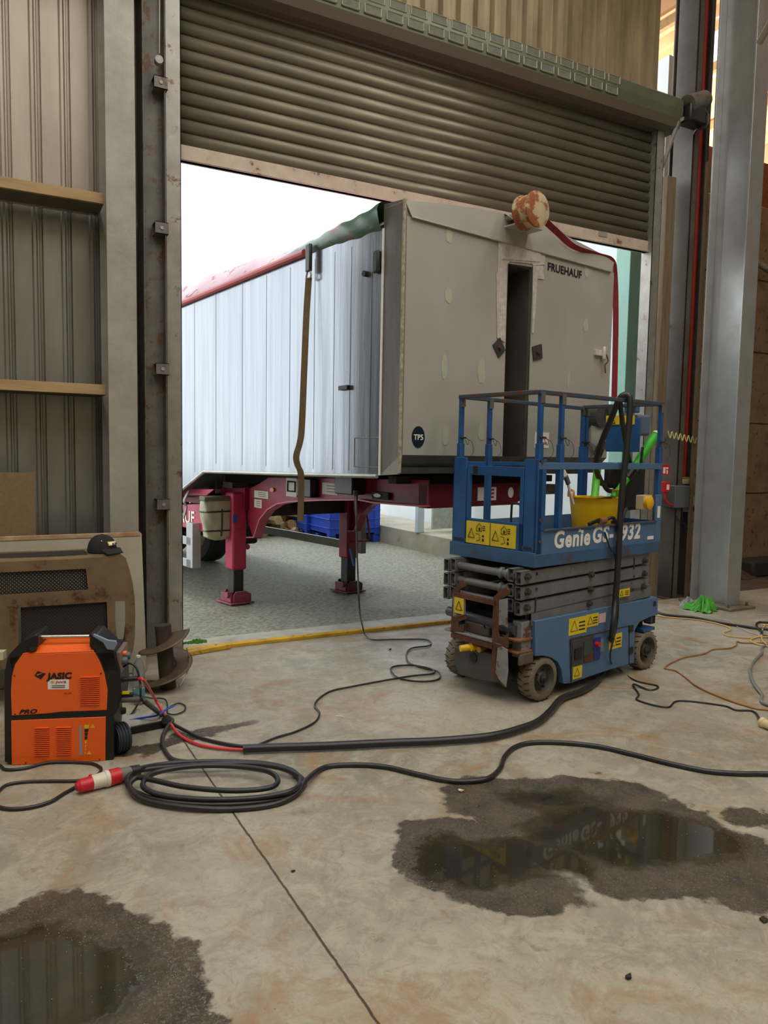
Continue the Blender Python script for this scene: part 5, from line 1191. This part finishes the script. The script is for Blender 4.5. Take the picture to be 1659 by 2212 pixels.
# right side hoses
yh=mat('hose cream',(214,180,110),(196,160,92),scale=3,rough=.45)
cable('air_hose',[(1405,1328),(1450,1334),(1500,1338),(1545,1346),(1572,1354),(1578,1361),(1563,1367),(1575,1374),(1620,1378),(1670,1374),(1900,1384)],.006,yh,'cream hose running past the lift below the green cloth')
cable('air_hose',[(1880,1397),(1670,1389),(1610,1389),(1592,1386),(1590,1394),(1575,1400),(1540,1403),(1520,1412),(1478,1420),(1450,1432),(1436,1443),(1460,1449),(1480,1462),(1505,1482),(1550,1503),(1610,1524),(1670,1534),(1900,1544)],.006,mat('hose tan',(176,128,70),(150,104,60),scale=3,rough=.5),'tan hose zigzagging to a sharp bend right of the rear wheel')
cable('hose_loop',[(1880,1358),(1670,1350),(1652,1352),(1645,1368),(1648,1385),(1665,1396),(1640,1392),(1622,1385),(1630,1378),(1670,1376),(1900,1386)],.007,yh,'cream hose looped at the right edge of the view','.01' and .012,cat='hose')
cable('heavy_cable',[(1405,1316),(1440,1328),(1500,1334),(1560,1346),(1600,1352),(1670,1360),(1900,1370)],.012,black,'thick black cable lying below the column at the far right')
cable('grey_hose',[(1880,1400),(1670,1392),(1645,1412),(1628,1430),(1621,1450),(1628,1475),(1645,1498),(1670,1525),(1900,1535)],.011,mat('grey hose',(124,124,124),rough=.35),'grey hose curving in from the right edge of the view')
cable('black_hose',[(1880,1353),(1670,1345),(1640,1344),(1634,1352),(1645,1364),(1670,1376),(1900,1386)],.010,black,'black hose loop at the right edge above the cream hose')
cable('thin_lead',[(1540,1336),(1575,1342),(1600,1358),(1640,1372),(1670,1376),(1900,1386)],.004,mat('pale lead',(176,176,170),rough=.5),'thin pale lead crossing the black cable below the green cloth')
# ------------------------------------------------------------------ LEFT CORNER
x1=at(308,1155,Y=5.72).x
pn=thing('metal_panel','pale metal sheet panel leaning against the left column','panel',(0,5.72,0))
M_=Matrix.Rotation(math.radians(-6),4,'X')
pb=B().box((-2.2,-.015,0),(x1,.015,1.03)).build('sheet',mat('panel paint',(176,170,148),(160,152,130),scale=3,rough=.5),pn,bev=.012)
pr=B().box((-2.2,-.019,1.0),(x1-.01,.019,1.036)).build('rusty_edge',mat('panel rust edge',(176,160,130),(150,98,58),scale=9,rough=.8),pn,bev=.006)
x2=at(75,1020,Y=5.86).x
pn.rotation_euler=(math.radians(-9),0,0);pn.location=(0,5.60,0)
bd=B().box((-1.6,5.86,0),(x2,5.885,1.46)).build('chipboard',mat('chipboard',(136,112,80),(120,98,68),scale=40,rough=.85,c3=(196,186,160),c3amt=-.15,c3scale=5));tag(bd,'brown board with chipped edges standing behind the pale metal panel','board')
# machine guard
GY=5.12
gd=thing('machine_guard','brown metal machine guard with mesh windows standing before the pale panel','guard',(0,GY,0))
def g2(X,Y): P=at(X/3.687,1000+Y/3.687,Y=GY);return (P.x,P.z)
xl=-1.2
outl=[(xl,g2(0,790)[1])]+[g2(*q) for q in ((0,790),(500,772),(800,752),(900,735),(955,722),(1000,760),(1030,850),(1055,960),(1070,1080),(1075,1200),(1072,1380),(1060,1480),(1030,1560),(1010,1620),(985,1620),(990,1500),(997,1380),(998,1200),(996,1100),(918,1102),(915,1230),(925,1350),(950,1450),(985,1560),(960,1640),(900,1640),(860,1400),(850,1106),(146,1152),(146,1640),(0,1640))]+[(xl,g2(0,1640)[1])]
outl=[(x,max(z,.0)) for x,z in outl]
w1=[(xl+.1,g2(0,872)[1])]+[g2(*q) for q in ((0,872),(684,842),(702,1008),(0,1052))]+[(xl+.1,g2(0,1052)[1])]
gm=mat('guard brown',(140,120,92),(112,92,66),scale=4,rough=.45,metal=.3,c3=(96,58,38),c3amt=.2,c3scale=4)
shape2d('front_sheet',[outl,w1],plane((0,0,0),(1,0,0),(0,0,1)),gm,gd,.004)
def meshmat(name,c1,c2):
    M=bpy.data.materials.new(name);M.use_nodes=True;N=M.node_tree.nodes;Lk=M.node_tree.links;b=N['Principled BSDF'];b.inputs['Roughness'].default_value=.6
    tc=N.new('ShaderNodeTexCoord');v=N.new('ShaderNodeTexVoronoi');v.inputs['Scale'].default_value=62;v.inputs['Randomness'].default_value=0.0
    mp=N.new('ShaderNodeMapping');mp.inputs['Rotation'].default_value=(0,.78,0);mp.inputs['Scale'].default_value=(1,.01,1);Lk.new(tc.outputs['Object'],mp.inputs[0]);Lk.new(mp.outputs[0],v.inputs[0])
    r=N.new('ShaderNodeMapRange');r.inputs[1].default_value=.24;r.inputs[2].default_value=.30;Lk.new(v.outputs['Distance'],r.inputs[0])
    m=N.new('ShaderNodeMix');m.data_type='RGBA';m.inputs[6].default_value=lin(c1);m.inputs[7].default_value=lin(c2);Lk.new(r.outputs[0],m.inputs[0]);Lk.new(m.outputs[2],b.inputs['Base Color']);return M
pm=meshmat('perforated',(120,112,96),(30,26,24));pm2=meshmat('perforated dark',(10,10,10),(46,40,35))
B().box((xl,.02,g2(0,1060)[1]),(g2(705,0)[0],.024,g2(0,840)[1])).build('mesh_window',pm,gd)
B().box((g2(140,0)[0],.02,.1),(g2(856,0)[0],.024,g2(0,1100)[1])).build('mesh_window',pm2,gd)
zt0=g2(400,775)[1]
vs=[];fs=[];xs_=[xl,0,g2(500,0)[0],g2(800,0)[0],g2(950,0)[0]];zs_=[g2(0,790)[1],g2(0,790)[1],g2(500,772)[1],g2(800,752)[1],g2(955,722)[1]]
for x,zz_ in zip(xs_,zs_):
    for dy,dz in ((0,0),(.03,.015),(.36,.015)): vs.append((x,dy,zz_+dz))
for i in range(4):
    for k in range(2): fs.append((3*i+k,3*i+3+k,3*i+4+k,3*i+1+k))
B().add(vs,fs).build('top_sheet',gm,gd,solid=.004)
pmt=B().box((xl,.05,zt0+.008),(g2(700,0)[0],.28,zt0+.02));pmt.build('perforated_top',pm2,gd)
rv=[g2(*q) for q in ((955,722),(1000,760),(1030,850),(1055,960),(1070,1080),(1075,1200),(1072,1380),(1060,1480),(1030,1560))]
B().add([(x,y,z) for x,z in rv for y in(0,.36)],[(2*i,2*i+1,2*i+3,2*i+2) for i in range(len(rv)-1)]).build('end_sheet',gm,gd,solid=.004)
# cap
zc_=g2(400,775)[1]+.02
cb_=at(226,1196,Y=5.22)
cp_=thing('baseball_cap','black baseball cap with a small yellow edged badge resting on the machine guard','cap',(cb_.x-.012,5.24,zs_[3]+.024),math.radians(-52))
capm=mat('cap cloth',(30,30,32),(38,38,40),scale=30,rough=.9,bump=.3)
B().grid(lambda u,v:(.10*math.cos(u*2*PI)*math.cos(v*PI/2)**.8,.088*math.sin(u*2*PI)*math.cos(v*PI/2)**.8,.112*math.sin(v*PI/2)),32,12).build('crown',capm,cp_,smooth=True)
B().grid(lambda u,v:((.075+.085*v*math.sin(PI*(.15+.7*u)))*1.0,(u-.5)*.165*(1-.18*v),.018+.012*v*-1+.012*math.cos((u-.5)*3)-.018*v),16,8).build('brim',capm,cp_,smooth=True,solid=.005)
B().lathe((0,0,.108),(0,0,1),[(.006,0),(.006,.005),(.003,.008)],12).build('button',capm,cp_)
bg_=B().grid(lambda u,v:(.103*math.cos((u-.5)*.7)*math.cos(.45+v*.25)+.004,.095*math.sin((u-.5)*.75),.045+v*.026),8,3).build('badge',mat('badge yellow',(226,180,60),rough=.5),cp_,solid=.003)
bw_=B().grid(lambda u,v:(.103*math.cos((u-.5)*.6)*math.cos(.47+v*.2)+.0065,.095*math.sin((u-.5)*.62),.049+v*.018),8,3).build('badge_field',white,bg_,solid=.002)
text('badge_text','JCB',plane((.108,-.022,.052),(0,1,0),(-.3,0,1)),.016,ink,bg_,bold=.0008,width=.044,depth=.001)
for a in (-.9,.9,2.2):
    B().cyl((.085*math.cos(a),.075*math.sin(a),.075),(.09*math.cos(a),.08*math.sin(a),.08),.003,8).build('eyelet',white,cp_)
# auger
ab=at(372,1488,Z=0)
au=thing('auger','rusty screw auger standing by the left door post','auger',(ab.x-.02,5.15,0))
B().cyl((-.0,0,.0),(-.03,.02,.44),.055,20).build('auger_tube',mat('auger tube',(84,74,60),(58,50,42),scale=8,rough=.6,metal=.3),au,smooth=True)
def hel(u,v):
    a=u*2*PI*1.6+2.2;r=.055+.12*v;z=.03+u*.36+.035*v*math.sin(a*1.0+1)
    return (r*math.cos(a)-.03*u,r*math.sin(a),max(z,.004))
B().grid(hel,60,5).build('screw_flight',mat('flight rust',(112,94,74),(76,64,52),scale=7,rough=.5,metal=.4),au,smooth=True,solid=.006)
cable('white_lead',[(403,1398,.30),(407,1415,.22),(408,1440,.1),(400,1462,.02),(388,1482,.01)],.006,mat('lead white',(196,192,184),rough=.5),'short white lead curling behind the auger',.01)
# bottle
bt=at(300,1520,Z=0)
bo=thing('plastic_bottle','clear plastic bottle with a blue label standing behind the welding cables','bottle',bt)
cm=mat('clear plastic',(230,236,236),rough=.08,trans=.92);
B().lathe((0,0,0),(0,0,1),[(.034,0),(.038,.01),(.038,.10),(.035,.11),(.038,.12),(.038,.22),(.03,.26),(.014,.29),(.013,.305),(.012,.305),(.012,.29),(.028,.258),(.036,.218),(.036,.01)],28).build('bottle_body',cm,bo,smooth=True)
B().lathe((0,0,.03),(0,0,1),[(.0385,0),(.0385,.075)],28).build('label_band',mat('label blue',(60,120,180),(90,160,110),scale=20,rough=.5),bo,smooth=True)
B().cyl((0,0,.305),(0,0,.318),.014,16).build('bottle_cap',mat('bottle cap',(206,214,214),rough=.4),bo)
# case with white lid
q=[at(*p,Z=.0) for p in ((268,1580),(286,1587),(346,1572),(300,1545))]
ca=thing('organiser_case','black case with a whitish lid lying on the floor behind the cables','case',at(305,1572,Z=0),math.radians(-14+22))
B().box((-.13,-.08,0),(.13,.10,.045)).build('case_body',blackp,ca,bev=.006)
B().box((-.132,-.082,.045),(.132,.102,.056)).build('case_lid',mat('lid pale',(196,194,186),(170,168,160),scale=8,rough=.35),ca,bev=.004)
# coolant bottle and ribbed roll behind the machine
cb2=thing('coolant_bottle','white bottle with a black cap standing right behind the orange machine','bottle',at(262,1600,Z=0))
B().lathe((0,0,0),(0,0,1),[(.045,0),(.05,.01),(.05,.10),(.03,.15),(.026,.16)],24).build('bottle_body',white,cb2,smooth=True)
B().cyl((0,0,.16),(0,0,.185),.028,20).build('bottle_cap',blackp,cb2,smooth=True)
rl=thing('ribbed_tyre','small ribbed black wheel standing at the right rear of the orange machine','wheel',at(252,1632,Z=0)+Vector((-.01,.03,0)))
b=B();pf=[]
for k in range(9): pf+=[(.075+.006*(k%2),k*.008),(.075+.006*(k%2),k*.008+.007)]
b.lathe((0,0,.081),(1,.25,0),pf,36).build('wheel_tread',mat('blue black rubber',(40,46,56),rough=.6),rl)
# ------------------------------------------------------------------ RIGHT SIDE BITS
def crumple(name,c,rx,ry,h,m,label,cat,seed=1,amp=.35):
    random.seed(seed);b=B();ph=[random.uniform(0,6) for _ in range(8)]
    def fn(u,v):
        a=u*2*PI;r=1-v**1.4
        k=1+amp*(math.sin(3*a+ph[0])*.4+math.sin(7*a+ph[1]+4*v)*.3+math.sin(11*a+ph[2])*.2)
        z=h*(1-(1-v)**1.5)*(1+amp*.7*math.sin(4*a+ph[3]+9*v)+amp*.6*math.sin(9*a+ph[4]-7*v))+random.uniform(-.5,1)*amp*.022
        return (rx*r*k*math.cos(a),ry*r*k*math.sin(a),max(.003,z+.012*math.sin(13*a+9*v)*(1-v)))
    b.grid(fn,64,14);o=b.build(name,m,None,smooth=False);o.location=c;tag(o,label,cat);return o
crumple('green_cloth',at(1522,1318,Z=0)+Vector((-.02,0,0)),.17,.12,.085,mat('green cloth',(104,196,88),(74,160,62),scale=6,rough=.6),'crumpled bright green cloth heaped at the foot of the bright column','cloth',3,.85)
crumple('plastic_wrap',at(1487,1310,Z=0),.12,.09,.06,mat('wrap',(186,182,182),(140,136,136),scale=14,rough=.3),'crumpled greyish plastic wrap left of the green cloth','wrap',5,.6)
crumple('dirt_heap',(9.3,7.1,0),1.2,.5,.12,mat('dirt',(84,64,44),(52,38,28),scale=8,rough=.95,bump=1),'low heap of dirt against the concrete wall at the right','dirt',8,.3)
for k,(px,py,l) in enumerate(((1618,1262,'brown pipe offcut lying upper left in the pile by the concrete wall'),(1648,1275,'pale pipe offcut lying on the black crate by the concrete wall'))):
    P=at(px,py,Y=6.9);tag(B().lathe((P.x,6.9,P.z),(1,.25,.05*k),[(.05,.0),(.075,0),(.075,.5),(.06,.5),(.055,.02)],20).build('pipe_offcut',mat('pipe brown %d'%k,(120,98,70) if k==0 else (160,140,108),(90,70,50),scale=8,rough=.7),smooth=True),l,'pipe')
P=at(1645,1290,Y=6.7);bc=B().box((P.x-.35,6.6,.0),(P.x+.5,7.0,.22)).build('black_crate',mat('crate black',(34,32,30),(54,44,34),scale=12,rough=.7),bev=.03);tag(bc,'black crate on the dirt by the concrete wall at the right edge','crate')
P=at(400,1402,Y=6.0)
crumple('green_leaves',(1.55,6.12,.036),.09,.03,.02,mat('leaf green',(84,150,40),(60,120,30),scale=20,rough=.7),'small clump of green leaves on the yellow trim by the left post','leaves',6,.5)
tb=B();A1=at(398,1412,Z=.02);A2=at(495,1395,Z=.02)
tb.bar(A1,A2,.06,.035);tag(tb.build('yellow_bar',mat('trim yellow'),bev=.004),'short loose yellow bar end lying at the left end of the threshold','bar')
# loose bits on the floor
random.seed(11)
b=B()
def chip(x,y,s):
    vs=[Vector((x+random.uniform(-1,1)*s,y+random.uniform(-1,1)*s,random.uniform(0,.6)*s)) for _ in range(5)]
    b.add(vs,((0,1,2),(0,2,3),(0,3,4),(1,2,4),(2,3,4),(0,1,4)))
for _ in range(900):
    px=random.uniform(0,1659);py=1480+700*random.random()**.8
    P=at(px,py,Z=0)
    if P.y>5.9: continue
    chip(P.x,P.y,random.choice((.0015,.002,.003)))
for _ in range(1300):
    c=random.choice(((1000,1700),(900,1900),(1100,1960),(1500,1980),(1600,1880),(1400,1730),(1560,1790),(200,2030),(330,2120),(90,1990)))
    P=at(c[0]+random.gauss(0,60),c[1]+random.gauss(0,22),Z=0);chip(P.x,P.y,random.choice((.0012,.0018,.0025)))
o=b.build('grit',mat('grit mix',(60,52,42),(206,198,176),scale=90,rough=.6));o['kind']='stuff';tag(o,'fine grit and crumbs scattered over the concrete floor','grit')
for px,py,s,l in ((1360,2113,.018,'small dark wooden chip on the floor in the lower right'),(843,1404,.02,'black lump on the floor left of the thin black lead'),(634,1883,.01,'small dark pebble on the floor right of the joint line'),(1651,1990,.022,'dark crumbly lump on the floor at the right edge'),(995,1710,.02,'pale dry leaf at the back left of the large puddle')):
    P=at(px,py,Z=0);bb=B()
    pts=[Vector((random.uniform(-1,1)*s,random.uniform(-.7,.7)*s,random.uniform(0,.6)*s)) for _ in range(12)]
    for p_ in pts: bb.bm.verts.new(p_)
    bmesh.ops.convex_hull(bb.bm,input=bb.bm.verts[:])
    for v_ in [v_ for v_ in bb.bm.verts if not v_.link_faces]: bb.bm.verts.remove(v_)
    o=bb.build('leaf' if 'leaf' in l else ('wood_chip' if 'wooden' in l else 'pebble'),mat('pale leaf',(206,200,160),rough=.8) if 'leaf' in l else mat('dark bit',(52,42,34),rough=.9));o.location=(P.x,P.y,.001);tag(o,l,'debris')
P1=at(727,1546,Z=.004);P2=at(743,1548,Z=.004);tag(B().cyl(P1,P2,.003,8).build('bolt_shank',white),'small pale rod on the floor above the long black bundle','rod')
# ================================================================== LIGHT
w=bpy.data.worlds.new('World');sc.world=w;w.use_nodes=True
nt=w.node_tree;bg=nt.nodes['Background'];bg.inputs[0].default_value=(.93,.97,1,1);bg.inputs[1].default_value=2.3
def area(name,loc,rot,sx,sy,e,c):
    l=bpy.data.lights.new(name,'AREA');l.shape='RECTANGLE';l.size=sx;l.size_y=sy;l.energy=e;l.color=c
    o=bpy.data.objects.new(name,l);COL.objects.link(o);o.location=loc;o.rotation_euler=rot;return o
for i,h in enumerate(holes):
    cx=(h[0]+h[1])/2;cy=(h[2]+h[3])/2
    area('skylight_%d'%i,(cx,cy,rz(cx)-.05),(0,math.atan(.225),0),h[1]-h[0],h[3]-h[2],135,(1,.94,.83))
# warm fill lights added to brighten the lean-to, no fittings there
for y in (9,12): 
    l=bpy.data.lights.new('lean_to_fill','POINT');l.energy=500;l.color=(1,.8,.58);l.shadow_soft_size=.3;o=bpy.data.objects.new('lean_to_fill',l);COL.objects.link(o);o.location=(10,y,5.2)
v=sc.view_settings;v.view_transform='Standard';v.look='None';v.gamma=1;v.use_curve_mapping=False;v.exposure=0.36
